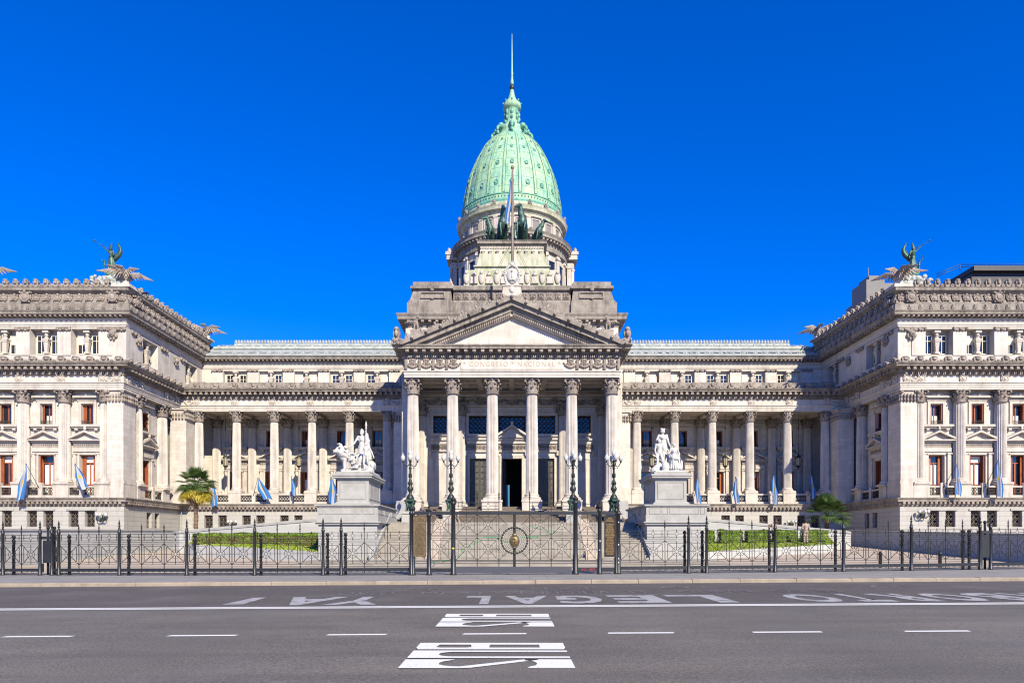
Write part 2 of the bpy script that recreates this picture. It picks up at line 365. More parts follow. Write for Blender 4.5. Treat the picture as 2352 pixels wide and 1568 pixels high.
# ================================================================ ground, street
def sheet(name,x0,x1,y0,y1,z,mat,zf=None,nx=28,ny=1):
    mb=MB(); xs=[x0+(x1-x0)*i/nx for i in range(nx+1)]
    xs=sorted(set(xs+[x for x in (-70,70) if x0<x<x1])); ys=[y0+(y1-y0)*i/ny for i in range(ny+1)]
    mb.add([(x,y,z+gz(x)+(zf(x,y) if zf else 0)) for y in ys for x in xs],[(j*len(xs)+i,j*len(xs)+i+1,(j+1)*len(xs)+i+1,(j+1)*len(xs)+i) for j in range(ny) for i in range(len(xs)-1)])
    return mb.build(name,mat,recalc=False)
struct(sheet('ground',-1500,1500,-400,1500,-.05,M['kerb'],nx=2))
struct(sheet('road',-160,160,-40,18.25,0,M['asphalt']))
struct(sheet('bus_lane_road',-160,160,18.25,27.3,.0,M['asphalt2']))
struct(sheet('sidewalk',-160,160,27.62,36.5,.15,M['sidewalk']))
def fore(x,y): return 1.05*max(0,min(1,(y-40)/22.0)) if abs(x)>13.3 else .0
struct(sheet('forecourt_paving',-160,160,36.5,80,.146,M['paving'],fore,nx=160,ny=20))
# kerb stones
k=MB(); x=-60.0; random.seed(3)
while x<60:
    L=random.uniform(1.6,2.3); z=gz(x+L/2)
    k.prism([(27.3,z-.05),(27.3,z+.11),(27.34,z+.148),(27.62,z+.155),(27.62,z-.05)],x+.008,x+L-.008,'x'); x+=L
struct(k.build('kerb',M['kerb']))
# painted markings
def flat(name,poly,z,mat,holes=None):
    mb=MB(); mb.add([(p[0],p[1],z+gz(p[0])) for p in poly],[tuple(range(len(poly)))]); return struct(mb.build(name,mat,recalc=False))
for i,(y0,y1) in enumerate(((17.62,17.83),(17.93,18.12))):
    struct(sheet('road_line',-150,150,y0,y1,.008,M['paint']))
DASH=[(7,165),(385,542),(750,886),(1062,1207),(1395,1546),(1727,1886),(2076,2225)]
for a,b in DASH+[(-330,-180),(2420,2570)]:
    xa,xb=PX(a,12.57),PX(b,12.57); flat('lane_dash',[(xa,12.49),(xb,12.49),(xb+.03,12.65),(xa+.03,12.65)],.008,M['paint'])
def bus(y0,y1):     # letters stand on the left and read from far to near
    x0,x1=-1.53,.85; H=x1-x0; W=y1-y0; lw=W*.30; gap=W*.05
    def put(letter,k,polys):
        yt=y1-k*(lw+gap)
        mb=MB()
        for poly in polys:
            mb.add([(x0+u*H,yt-v*lw,.009+gz(0)) for u,v in poly],[tuple(range(len(poly)))])
        struct(mb.build('road_lettering',M['paint'],recalc=False))
    arc=lambda cx,cy,ru,rv,a0,a1,n=8:[(cx+ru*cos(R(a0+(a1-a0)*i/n)),cy+rv*sin(R(a0+(a1-a0)*i/n))) for i in range(n+1)]
    # B: strips round two counters
    put('B',0,[[(0,0),(1,0),(1,.28),(0,.28)],[(0,.28),(.145,.28),(.13,.66),(.16,.74),(0,.74)],[(.36,.28),(.49,.28),(.49,.74),(.34,.74),(.37,.66)],[(.83,.28),(1,.28),(1,.74),(.83,.74)],[(0,.74),(1,.74),(.985,1),(.02,1)]])
    # U
    put('U',1,[[(0,0),(1,0),(1,.2)]+[(.24,.2)]+[(0,.2)],[(0,.2),(.27,.2)]+[(p[0],p[1]) for p in arc(.27,.5,.09,.3,-90,-270,8)]+[(.27,.8),(0,.8)],[(0,.8),(1,.8),(1,1),(0,1)]])
    # S
    put('S',2,[[(0,0),(.30,0),(.27,.14),(.235,.25),(.215,.42),(.22,.6),(.25,.72),(.30,.80),(.34,.82),(.34,1),(0,1)],[(.34,.82),(.72,.0),(.80,0),(.80,.06),(.40,.97),(.34,1)],[(.72,0),(1,0),(1,.98),(.73,.98),(.745,.82),(.78,.7),(.79,.5),(.785,.35),(.765,.2),(.72,.12)]])
bus(13.62,16.02); bus(9.14,11.42)
# big worn letters on the far lane, written to be read from the building
def chalk(txt,px0,px1,ypx,Yn,Yf,mat):
    me=textmesh(txt,1.0,mat,0,bold=.035 if len(txt)==1 else .0); vs=[v.co for v in me.vertices]
    if not vs: return
    ax,bx=min(v.x for v in vs),max(v.x for v in vs); ay,by=min(v.y for v in vs),max(v.y for v in vs)
    Ym=(Yn+Yf)/2; X0,X1=PX(px0,Ym),PX(px1,Ym)
    for v in me.vertices:
        u=(v.co.x-ax)/max(1e-6,bx-ax); q=(v.co.y-ay)/max(1e-6,by-ay)
        x=X1+(X0-X1)*u; y=Yf+(Yn-Yf)*q; v.co=(x,y,.008+gz(x))
    struct(inst('road_lettering',me))
SH=.0
Ya=18.9; Yb=21.3; flat('road_lettering',[(PX(510,Ya),Ya),(PX(556,Ya),Ya+.05),(PX(612,Yb),Yb),(PX(585,Yb),Yb-.1),(PX(560,20.4),20.4)],.008,M['chalk'])
for t,a,b in (('A',640,775),('Y',765,885),('L',1067,1125),('A',1158,1262),('G',1280,1382),('E',1405,1520),('L',1545,1665),('O',1812,1915),('T',1935,2010),('R',2030,2110),('O',2140,2230),('B',2250,2330),('A',2350,2430)):
    chalk(t,a,b,1380,18.6,21.3,M['chalk'])
for t,a,b in (('OTRO',780,905),('BA',960,1020),('LA',1050,1105),('VERGUENZA',1130,1400),('EL',1430,1480),('ABORTO',1560,1730),('NO',1780,1840),('ES',1870,1920)):
    chalk(t,a,b,1360,22.1,23.3,M['chalk2'])
for t,a,b in (('SEGURO',850,1010),('GRATIS',1190,1400),('LEY',1500,1620),('YA',1950,2100)):
    chalk(t,a,b,1355,24.3,25.1,M['chalk2'])

# ================================================================ the palace
B=thing('parliament_building','pale marble neoclassical palace with columned portico and green copper dome behind the black railings','palace')
# -- shared moulding profiles (out, z)
BASEC=[(0,5.18),(.08,5.22),(.08,5.36),(.16,5.40),(.16,5.60),(.42,5.64),(.42,5.82),(.52,5.92),(.56,6.02),(0,6.08)]
ARCH=[(0,16.8),(0,17.0),(.05,17.01),(.05,17.2),(.1,17.21),(.1,17.36),(.2,17.43),(.2,17.5),(.04,17.52),(.04,18.14)]
CORN=[(.04,18.14),(.13,18.2),(.13,18.5),(.26,18.55),(.26,18.92),(.92,18.94),(.92,19.08),(1.02,19.12),(1.1,19.26),(0,19.36)]
ATTE=[(0,23.15),(0,23.35),(.05,23.36),(.05,23.62),(.12,23.68),(.04,23.72),(.04,23.98)]
ATTC=[(.04,23.98),(.14,24.02),(.14,24.2),(.72,24.22),(.72,24.4),(.84,24.56),(0,24.66)]
LP=[(-62,67.8),(-38.6,67.8),(-38.6,79.3),(-10.42,79.3)]
AP=[(-62,68.3),(-38.6,68.3),(-38.6,85),(-10.92,85)]
BP=[(-62,67.75),(-38.5,67.75),(-38.5,79.2),(-10.42,79.2)]
PP=[(-9.85,79.29),(-9.85,62.45),(9.85,62.45),(9.85,79.29)]
def wall(mb,p0,p1,z0,z1,ops,depth,yb=0):
    """wall from p0 to p1 with real openings (s0,s1,za,zb) and reveals"""
    p0=Vector(p0);p1=Vector(p1);L=(p1-p0).length;d=(p1-p0)/L;n=Vector((d.y,-d.x))
    ss=sorted(set([0,L]+[q for o in ops for q in o[:2]])); zs=sorted(set([z0,z1]+[q for o in ops for q in o[2:4]]))
    def P(s,z,dep=0): q=p0+d*s-n*dep; return (q.x,q.y,z)
    for i in range(len(ss)-1):
        for j in range(len(zs)-1):
            sm=(ss[i]+ss[i+1])/2; zm=(zs[j]+zs[j+1])/2
            if any(o[0]<sm<o[1] and o[2]<zm<o[3] for o in ops): continue
            mb.add([P(ss[i],zs[j]),P(ss[i+1],zs[j]),P(ss[i+1],zs[j+1]),P(ss[i],zs[j+1])],[(0,1,2,3)])
    for (a,b,c,e) in ops:
        mb.add([P(a,c),P(a,e),P(a,e,depth),P(a,c,depth)],[(0,1,2,3)]); mb.add([P(b,c),P(b,e),P(b,e,depth),P(b,c,depth)],[(0,1,2,3)])
        mb.add([P(a,e),P(b,e),P(b,e,depth),P(a,e,depth)],[(0,1,2,3)]); mb.add([P(a,c),P(b,c),P(b,c,depth),P(a,c,depth)],[(0,1,2,3)])
# -- ornament pieces, in local coordinates (x along, -y outward, z up), base at z=0
def antefix(w=.55,h=.75,t=.22):
    mb=MB(); mb.prism([(-w/2,0),(w/2,0),(w*.55,h*.18),(w*.32,h*.25),(w*.46,h*.55),(w*.34,h*.85),(0,h),(-w*.34,h*.85),(-w*.46,h*.55),(-w*.32,h*.25),(-w*.55,h*.18)],-t/2,t/2)
    mb.ell((0,-t*.6,h*.55),(w*.26,t*.5,h*.26),8,5); mb.ell((0,-t*.3,h*.85),(w*.36,t*.8,h*.18),8,5)
    for s in(-1,1): mb.ell((s*w*.42,-t*.5,h*.14),(w*.15,t*.5,h*.13),6,4)
    return mb
def scroll(w=.5,h=.32,t=.2):
    mb=MB(); mb.ell((0,0,h*.6),(w*.3,t*.8,h*.42),8,5)
    for s in(-1,1): mb.ell((s*w*.4,0,h*.38),(w*.18,t*.6,h*.36),6,5)
    mb.box(-w/2,w/2,-t/2,t/2,0,h*.3); return mb
def roundel(r=.38,t=.16):
    mb=MB(); 
    def disc(rr,y0,y1,n=16):
        mb.prism([(rr*cos(2*PI*k/n),rr*sin(2*PI*k/n)) for k in range(n)],y0,y1)
    disc(r,-t,0); disc(r*.8,-t*.6-.02,0) ; mb.ring((0,-t,0),r*.86,.05,16,4); mb.ell((0,-t,0),(r*.58,.1,r*.58),12,6)
    mb.box(-r*1.15,r*1.15,-t*.5,0,r*.85,r*1.15)
    for s in(-1,1):
        mb.ell((s*r*.95,-t*.8,r*.95),.12,6,4); mb.ell((s*r*1.05,-t*.6,0),(.07,.08,.3),6,4); mb.ell((s*r*.8,-t*.6,-r*.85),.1,6,4)
    mb.ell((0,-t,r*1.15),(.16,.12,.12),6,4); return mb
def garland(w=1.2,h=.5):
    mb=MB(); random.seed(5)
    for k in range(9):
        u=-1+2*k/8; mb.ell((u*w/2,-.08,-h*.6*(1-u*u)+.12),(.10+.05*(1-abs(u)),.11,.11+.05*(1-abs(u))),7,5)
    for k in range(5):
        u=-.5+k*.25; mb.ell((u*w/2,-.06,.12-.06*abs(u)),(.08,.07,.07),6,4)
    return mb
def corinthian(r,h):     # capital: bell, two rows of leaves, corner volutes, abacus
    mb=MB(); mb.lathe([(r*1.12,0),(r*1.14,.06),(r*1.0,.1),(r*.95,.12),(r*.93,h*.5),(r*1.0,h*.75),(r*1.2,h*.88)],16)
    for row,(n,z0,hh,ro,a0) in enumerate(((8,.1,h*.36,r*1.02,0),(8,.14,h*.62,r*1.06,PI/8))):
        for k in range(n):
            a=a0+2*PI*k/n; c,s=cos(a),sin(a); w=r*.30
            pr=[(ro*.93,z0),(ro*1.04,z0+hh*.45),(ro*1.12,z0+hh*.78),(ro*1.36,z0+hh*.98),(ro*1.44,z0+hh*.84)]
            ws=[w,w*1.15,w*1.1,w*.8,w*.35]
            vs=[]
            for (q,z),ww in zip(pr,ws):
                vs+= [(q*c-ww*-s*-1*0-ww*s*-1*-1, q*s+ww*c*-1*-1*0+0, z)] if False else [(q*c+ww*s,q*s-ww*c,z),(q*1.05*c,q*1.05*s,z),(q*c-ww*s,q*s+ww*c,z)]
            fs=[]
            for j in range(len(pr)-1):
                b=j*3; fs+=[(b,b+1,b+4,b+3),(b+1,b+2,b+5,b+4)]
            mb.add(vs,fs)
            mb.ell((ro*1.4*c,ro*1.4*s,z0+hh*.88),r*.13,5,4)
    for k in range(4):
        a=PI/4+PI/2*k; c,s=cos(a),sin(a)
        mb.cyl((r*.98*c,r*.98*s,h*.52),(r*1.5*c,r*1.5*s,h*.86),r*.10,r*.12,6); mb.ell((r*1.55*c,r*1.55*s,h*.80),(r*.22,r*.22,r*.24),8,6)
        a=PI/2*k; c,s=cos(a),sin(a)
        mb.ell((r*1.2*c,r*1.2*s,h*.93),(r*.2,r*.2,r*.18),6,4)
    A=r*1.72; q=r*1.28; pts=[]
    for k in range(4):
        a=PI/4+PI/2*k; b=a+PI/4
        pts+= [(A*cos(a-.09),A*sin(a-.09)),(A*cos(a+.09),A*sin(a+.09)),(q*cos(b-.3),q*sin(b-.3)),(q*.97*cos(b),q*.97*sin(b)),(q*cos(b+.3),q*sin(b+.3))]
    mb.prism(pts,h*.9,h,'z'); return mb
def column_parts(r,z0,z1,caph,plinth=.0,flutes=True):
    """meshes for a column standing from z0 to z1 (local z from 0)"""
    H=z1-z0; bh=r*1.0
    base=MB(); base.box(-r*1.42,r*1.42,-r*1.42,r*1.42,0,bh*.32)
    base.lathe([(r*1.36,bh*.32),(r*1.42,bh*.42),(r*1.40,bh*.52),(r*1.26,bh*.58),(r*1.14,bh*.68),(r*1.2,bh*.76),(r*1.24,bh*.86),(r*1.1,bh*.95),(r*1.03,bh*1.05)],24)
    sh=MB(); zz=[bh*1.05,bh*1.3,H*.33,H*.6,H-caph-.12,H-caph]; rr=[1.0,1.0,.99,.955,.86,.88]
    sh.lathe([(r*a,z) for a,z in zip(rr,zz)],48,flute=.13 if flutes else None,smooth=False)
    cp=corinthian(r*.99,caph); cap=MB().merge(cp,Matrix.Translation((0,0,H-caph)))
    return base,sh,cap
def mk(mb,name,mat): return mb.mesh(name,mat)
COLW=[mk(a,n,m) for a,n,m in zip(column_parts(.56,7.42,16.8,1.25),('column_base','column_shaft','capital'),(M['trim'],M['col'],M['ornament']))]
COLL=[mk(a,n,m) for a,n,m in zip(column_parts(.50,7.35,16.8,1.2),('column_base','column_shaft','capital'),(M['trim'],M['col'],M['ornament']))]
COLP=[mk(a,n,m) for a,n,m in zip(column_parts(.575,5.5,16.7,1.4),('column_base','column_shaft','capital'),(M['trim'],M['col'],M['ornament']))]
def column(ms,x,y,z,ped=None):
    c=inst('column',ms[1],B,(x,y,z)); inst('column_base',ms[0],c); inst('capital',ms[2],c)
    if ped:
        p=MB(); a,zb=ped; p.box(-a,a,-a,a,zb-z,0); p.box(-a-.05,a+.05,-a-.05,a+.05,-.16,-.0); p.box(-a-.04,a+.04,-a-.04,a+.04,zb-z,zb-z+.2)
        p.build('column_pedestal',M['trim'],c)
    return c
# -- window kit, local: x along, y=0 wall face, +y inward
def shutter(w,h):
    mb=MB(); t=.05
    mb.box(0,w,-t/2,t/2,0,.08); mb.box(0,w,-t/2,t/2,h-.08,h); mb.box(0,.07,-t/2,t/2,.08,h-.08); mb.box(w-.07,w,-t/2,t/2,.08,h-.08); mb.box(.07,w-.07,-t/2,t/2,h*.42,h*.42+.08)
    n=int(h/.11)
    for k in range(n):
        z=.1+k*.11
        if z<h-.1: mb.tbox(w/2,0,z,z+.085,w/2-.07,.03,w/2-.07,.012)
    return mb
KIT={}
def doorkit():
    W,H=1.60,4.0     # french window, z from 0 (z=6.4) to 4.0
    f=MB(); t=.09
    for s in(-1,1): f.box(s*W/2,s*(W/2-t),.42,.54,0,H)
    f.box(-W/2+t,W/2-t,.42,.54,H-t,H); f.box(-W/2+t,W/2-t,.43,.53,H-.82,H-.74); f.box(-.06,.06,.43,.53,0,H-.82)
    for s in(-1,1): f.box(s*.06,s*(W/2-t),.44,.52,1.0,1.10); f.box(s*(W/2-t-.1),s*(W/2-t),.44,.52,.0,H-.82)
    KIT['doorframe']=mk(f,'window_frame',M['wood'])
    KIT['doorpane']=mk(MB().box(-W/2+.05,W/2-.05,.505,.51,0,H-.05),'pane',M['glass'])
    KIT['doorcurtain']=mk(MB().box(-.52,.52,.492,.499,.1,H-.95),'curtain',M['curtain'])
    KIT['transomblind']=mk(MB().box(-.66,.66,.492,.499,H-.70,H-.12),'curtain',M['curtain'])
    KIT['doorshut']=mk(shutter(.42,H-.12),'shutter',M['wood'])
    W,H=1.26,2.0
    f=MB()
    for s in(-1,1): f.box(s*W/2,s*(W/2-.08),.36,.46,0,H)
    f.box(-W/2+.08,W/2-.08,.36,.46,H-.08,H); f.box(-.05,.05,.37,.45,0,H-.08)
    KIT['upframe']=mk(f,'window_frame',M['wood'])
    KIT['uppane']=mk(MB().box(-W/2+.04,W/2-.04,.425,.43,0,H-.04),'pane',M['glass'])
    KIT['upcurtain']=mk(MB().box(-.3,.4,.412,.418,.02,.9),'curtain',M['curtain'])
    KIT['upshut']=mk(shutter(.36,H-.1),'shutter',M['wood'])
    g=MB(); g.tube([(-.63,0,.36),(.63,0,.36)],.02); g.tube([(-.63,0,.03),(.63,0,.03)],.02)
    for k in range(6):
        x=-.63+k*.21; g.tube([(x,0,.03),(x+.21,0,.36)],.016,4); g.tube([(x+.21,0,.03),(x,0,.36)],.016,4); g.ring((x+.105,0,.195),.075,.014,8,4)
    KIT['upgrille']=mk(g,'window_grille',M['lattice'])
doorkit()
def surround(high=True):
    """architrave, frieze and pediment round the tall window, sill and hood of the upper one. local z = world z"""
    a=MB()
    for s in(-1,1):
        a.box(s*.80,s*1.0,-.10,0,6.1,10.42); a.box(s*1.02,s*1.38,-.24,0,6.1,10.45)
        a.box(s*.98,s*1.42,-.30,0,10.45,10.62); a.ell((s*1.02,-.28,10.5),.1,6,5); a.ell((s*1.38,-.28,10.5),.1,6,5)
    a.box(-1.02,1.02,-.13,0,10.42,10.7) ; a.box(-1.40,1.40,-.26,0,10.7,11.1)
    a.box(-1.36,1.36,-.20,0,11.1,11.62); 
    a.prism([(-1.62,11.78),(1.62,11.78),(1.62,11.90),(-1.62,11.90)],-.62,0); a.box(-1.45,1.45,-.34,0,11.62,11.78)
    a.prism([(-1.62,11.9),(0,12.62),(0,12.8),(-1.66,12.06)],-.66,0); a.prism([(1.62,11.9),(0,12.62),(0,12.8),(1.66,12.06)],-.66,0)
    a.prism([(-1.5,11.9),(1.5,11.9),(0,12.56)],-.22,0)
    for s in(-1,1): a.ell((s*1.6,-.45,12.2),(.12,.15,.2),6,5)
    a.ell((0,-.5,12.98),(.14,.16,.24),8,6)
    KIT['pediment']=mk(a,'window_pediment',M['trim'])
    o=MB()
    for k in range(13):
        x=-1.26+k*.21; o.ring((x,-.21,11.36),.08,.028,8,4); o.ell((x,-.22,11.36),.035,5,4)
    o.box(-1.36,1.36,-.235,-.20,11.5,11.56); o.box(-1.36,1.36,-.235,-.20,11.14,11.19)
    KIT['frieze']=mk(o,'window_frieze',M['ornament'])
    u=MB(); u.box(-1.5,1.5,-.52,0,13.2,13.42); u.box(-1.4,1.4,-.38,0,13.06,13.2)
    for s in(-1,1): u.box(s*.85,s*1.15,-.34,0,12.86,13.06)
    for s in(-1,1): u.box(s*.63,s*.9,-.12,0,13.42,15.72)
    u.box(-.9,.9,-.12,0,15.55,15.8); u.box(-1.0,1.0,-.16,0,15.8,15.9); u.box(-1.3,1.3,-.42,0,16.12,16.3)
    u.prism([(-1.2,16.3),(1.2,16.3),(0,16.62)],-.3,0); u.ell((0,-.34,16.45),(.2,.1,.16),6,5)
    KIT['hood']=mk(u,'window_hood',M['trim'])
surround()
def bay(x,y,rz,v):
    """one main-storey bay: tall window under a pediment, small window above"""
    w=inst('french_window',KIT['doorframe'],B,(x,y,6.4),rz); inst('pane',KIT['doorpane'],w)
    if v%3!=2: inst('curtain',KIT['doorcurtain'],w)
    if v%2==0: inst('curtain',KIT['transomblind'],w)
    oa=(R(8),R(75),R(20))[v%3]
    inst('shutter',KIT['doorshut'],w,(-.78,.40,.04),-oa); c=inst('shutter',KIT['doorshut'],w,(.78,.40,.04),PI+oa)
    u=inst('upper_window',KIT['upframe'],B,(x,y,13.5),rz); inst('pane',KIT['uppane'],u)
    if v%2: inst('curtain',KIT['upcurtain'],u)
    ob=(R(70),R(10),R(40))[(v+1)%3]
    inst('shutter',KIT['upshut'],u,(-.62,.34,.04),-ob); inst('shutter',KIT['upshut'],u,(.62,.34,.04),PI+R(75))
    inst('window_grille',KIT['upgrille'],u,(0,-.02,0))
    p=inst('window_pediment',KIT['pediment'],B,(x,y,0),rz); inst('frieze_ornament',KIT['frieze'],p)
    inst('window_hood',KIT['hood'],B,(x,y,0),rz)
# grille between balustrade posts
def lattice(w,h,n,m,r=.02,ring=True):
    g=MB(); g.box(0,w,-.015,.015,0,.04); g.box(0,w,-.015,.015,h-.04,h); g.box(0,.03,-.015,.015,.04,h-.04); g.box(w-.03,w,-.015,.015,.04,h-.04)
    for i in range(n):
        for j in range(m):
            x0=w*i/n;x1=w*(i+1)/n;z0=h*j/m;z1=h*(j+1)/m
            g.tube([(x0,0,z0),(x1,0,z1)],r,4); g.tube([(x1,0,z0),(x0,0,z1)],r,4)
            if ring: g.ring(((x0+x1)/2,0,(z0+z1)/2),min(x1-x0,z1-z0)*.27,r*.8,8,4)
        if i: g.box(w*i/n-.012,w*i/n+.012,-.012,.012,0,h)
    return g
KIT['balgrille']=mk(lattice(1.15,.74,4,2,.022),'balustrade_grille',M['lattice'])
KIT['basegrille']=mk(lattice(.86,1.5,2,3,.022,False),'window_grille',M['lattice_light'])
KIT['baluslot']=None
def balustrade(xa,xb,y,rz,nm=2):
    """between two pedestals xa..xb measured along the local axis from (x,y)"""
# -- base storey windows: pair with a small pilaster between
def basepair(mbw,cx):
    return [(cx-1.30,cx-.32,3.15,4.75),(cx+.32,cx+1.30,3.15,4.75)]
KIT['basedark']=mk(MB().box(-.5,.5,0,.02,0,1.62),'pane',M['dark'])
# -- upper storey kit: pair of windows with a herm between, set in a recess
def attickit():
    f=MB(); W=.92;H=1.9
    for s in(-1,1): f.box(s*W/2,s*(W/2-.08),0,.1,0,H)
    f.box(-W/2+.08,W/2-.08,0,.1,H-.08,H); f.box(-.03,.03,.02,.08,0,H-.08); f.box(-W/2+.08,W/2-.08,.02,.08,H*.68,H*.68+.05); f.box(-W/2+.08,W/2-.08,.02,.08,0,.07)
    KIT['aframe']=mk(f,'window_frame',M['blind']); KIT['apane']=mk(MB().box(-W/2+.04,W/2-.04,.055,.06,.02,H-.02),'pane',M['glass'])
    KIT['ablind']=mk(MB().box(-W/2+.09,W/2-.09,.03,.04,.05,H-.1),'blind',M['blind'])
    KIT['ablindhalf']=mk(MB().box(-W/2+.09,W/2-.09,.03,.04,.95,H-.1),'blind',M['blind'])
    KIT['ashut']=mk(MB().box(0,.42,-.02,.02,.02,H-.05),'shutter',M['blind'])
    h=MB(); h.tbox(0,0,0,.18,.26,.24,.24,.22); h.tbox(0,0,.18,1.15,.14,.13,.22,.17); h.tbox(0,0,1.15,1.38,.24,.2,.3,.24); h.tbox(0,0,1.38,1.5,.33,.26,.33,.26)
    h.ell((0,-.02,1.86),(.17,.19,.23),10,8); h.cyl((0,0,1.5),(0,0,1.7),.11,.1); h.ell((0,-.05,1.58),(.27,.17,.12),8,5); h.ell((0,.03,2.0),(.2,.2,.16),8,6); h.ell((0,-.2,1.84),(.03,.05,.05),5,4); h.box(-.3,.3,-.24,.3,2.1,2.4)
    KIT['herm']=mk(h,'herm_bust',M['trim'])
    c=MB(); c.box(-.68,.68,-.12,0,0,.12); c.box(-.64,.64,-.1,0,-.3,0)
    for s in(-1,1): c.ell((s*.6,-.14,-.12),(.16,.12,.18),8,6)
    c.ell((0,-.16,-.14),(.18,.12,.14),8,5)
    for k in range(3): c.ell((-.3+.3*k,-.12,-.26),(.12,.08,.08),6,4)
    KIT['acap']=mk(c,'pilaster_capital',M['ornament'])
attickit()
def atticpair(x,y,z,rz,v,depth,w=1.0):
    c,s=cos(rz),sin(rz)
    for k,q in enumerate((-1,1)):
        lx=q*w; px=x+lx*c-depth*s*1.0; py=y+lx*s+depth*c
        o=inst('attic_window',KIT['aframe'],B,(px,py,z),rz); inst('pane',KIT['apane'],o)
        r=(0,3,2,4,5,3,1,2,3,4,3,0,2)[(v*3+k*5+int(abs(x)))%13]
        if r==0: inst('blind',KIT['ablind'],o)
        if r==4: inst('blind',KIT['ablindhalf'],o)
        if r in(1,5): inst('shutter',KIT['ashut'],o,(.44,-.02,0),R(-80)); 
    inst('herm_bust',KIT['herm'],B,(x-(depth-.28)*s,y+(depth-.28)*c,z-.05),rz)
# ================================================================ halves
COLX=[-36.6+4.4*k for k in range(6)]
WX=[-40.65-4.12*k for k in range(5)]
def half(sg):
    bd=lambda mb,n,m,par=B: mb.build(n,m,par,sg)
    X=lambda x: x if sg==-1 else -x
    fr=0.0; side=PI/2 if sg==-1 else -PI/2
    # base storey
    ops=[]; pairs=[]
    L=lambda x: x+62
    for k in range(5): ops+=basepair(None,L(WX[k]-2.06+.0)); pairs.append((WX[k]-2.06,67.75,0))
    mb=MB(); wall(mb,(-62,67.75),(-38.5,67.75),0,5.2,ops,.55)
    wall(mb,(-38.5,67.75),(-38.5,79.2),0,5.2,basepair(None,5.5),.55)
    ops=[]
    for k in range(5): ops+=basepair(None,COLX[k]+2.2+38.5); 
    wall(mb,(-38.5,79.2),(-10.42,79.2),0,5.2,ops,.55)
    bd(mb,'base_wall',M['base'])
    for x,y,rz in [(WX[k]-2.06,67.75,0) for k in range(5)]+[(-38.5,73.25,side)]+[(COLX[k]+2.2,79.2,0) for k in range(5)]:
        for q in(-1,1):
            c,s=cos(rz),sin(rz); lx=q*.81
            if rz==0: wx,wy,gx,gy=X(x)+lx,y+.5,X(x)+lx-.43,y+.3
            else: wx,wy=X(x)-(.5 if sg==-1 else -.5),y+lx; gx,gy=X(x)-(.3 if sg==-1 else -.3),y+lx-.43*(1 if sg==-1 else -1)
            o=inst('basement_window',KIT['basedark'],B,(wx,wy,3.14),rz)
            g=inst('window_grille',KIT['basegrille'],None,(gx,gy,3.18),rz); g.parent=o; g.matrix_parent_inverse=Matrix.Identity(4)
            g.location=Vector((-.43,-.2,.04)); g.rotation_euler=(0,0,0)
    mb=MB()
    for x in [WX[k]-2.06 for k in range(5)]: mb.tbox(x,67.95,3.15,4.6,.17,.16,.15,.14); mb.box(x-.22,x+.22,67.76,68.2,4.6,4.75); mb.box(x-1.5,x+1.5,67.64,67.75,4.78,4.95)
    for x in [COLX[k]+2.2 for k in range(5)]: mb.tbox(x,79.4,3.15,4.6,.17,.16,.15,.14); mb.box(x-.22,x+.22,79.21,79.65,4.6,4.75)
    mb.tbox(-38.7,73.25,3.15,4.6,.16,.17,.14,.15); mb.box(-38.95,-38.51,73.03,73.47,4.6,4.75)
    bd(mb,'window_pilaster',M['pedestal'])
    # base cornice with blocks
    mb=MB(); mb.sweep(BASEC,BP); bd(mb,'base_cornice',M['weather_shade'])
    blk=MB().box(-.12,.12,-.40,-.0,5.42,5.62); mb=MB(); mb.along(BP,.45,lambda T: mb.merge(blk,T)); bd(mb,'cornice_blocks',M['ornament'])
    # balustrade: pedestals, rails, posts and grilles
    mb=MB(); ps=MB()
    def run(p0,p1,peds,pw,post):
        p0=Vector(p0);p1=Vector(p1);Lr=(p1-p0).length;d=(p1-p0)/Lr;n=Vector((d.y,-d.x)); T=Matrix.Translation((p0.x,p0.y,0))@Matrix.Rotation(math.atan2(d.y,d.x),4,'Z')
        t=MB(); t.box(0,Lr,-.02,.28,6.0,6.3); t.box(0,Lr,0,.24,7.08,7.24)
        for a in peds: t.box(a-pw,a+pw,-.12,1.0,6.0,7.28); t.box(a-pw-.05,a+pw+.05,-.17,1.05,7.28,7.42)
        for a in post:
            t.box(a-.2,a+.2,-.10,.3,6.0,7.35); t.prism([(a-.2,7.35),(a+.2,7.35),(a+.14,7.5),(a,7.56),(a-.14,7.5)],-.1,.3)
        mb.merge(t,T)
        es=sorted([(a,pw) for a in peds]+[(a,.2) for a in post])
        for (a,wa),(b,wb) in zip(es,es[1:]):
            g0,g1=a+wa,b-wb
            if g1-g0<.3: continue
            q=p0+d*g0-n*.12; o=inst('balustrade_grille',KIT['balgrille'],B,(X(q.x),q.y,6.32),math.atan2(d.y,d.x) if sg==-1 else -math.atan2(d.y,d.x),((g1-g0)/1.15,1,1))
            if sg==1: o.scale=(-(g1-g0)/1.15,1,1)
    run((-62,67.8),(-40.0,67.8),[L(WX[k]) for k in range(5)],.78,[L(WX[k]-2.06) for k in range(5)])
    run((-38.6,70.0),(-38.6,78.0),[.9,6.0],.7,[3.45])
    run((-38.5,79.3),(-10.42,79.3),[COLX[k]+38.5 for k in range(6)],.70,[COLX[k]+38.5+2.2 for k in range(5)])
    mb.box(-40.3,-38.55,67.72,70.2,6.0,7.42); mb.box(-38.9,-37.0,77.6,80.35,6.0,7.42); mb.box(-13.9,-10.42,79.25,80.3,6.0,7.42)
    bd(mb,'balustrade',M['trim'])
    # main storey walls
    ops=[]
    for k in range(5):
        s=L(WX[k]-2.06); ops+=[(s-.8,s+.8,6.4,10.4),(s-.63,s+.63,13.45,15.5)]
    mb=MB(); wall(mb,(-62,68.75),(-39.4,68.75),6.0,16.9,ops,.6)
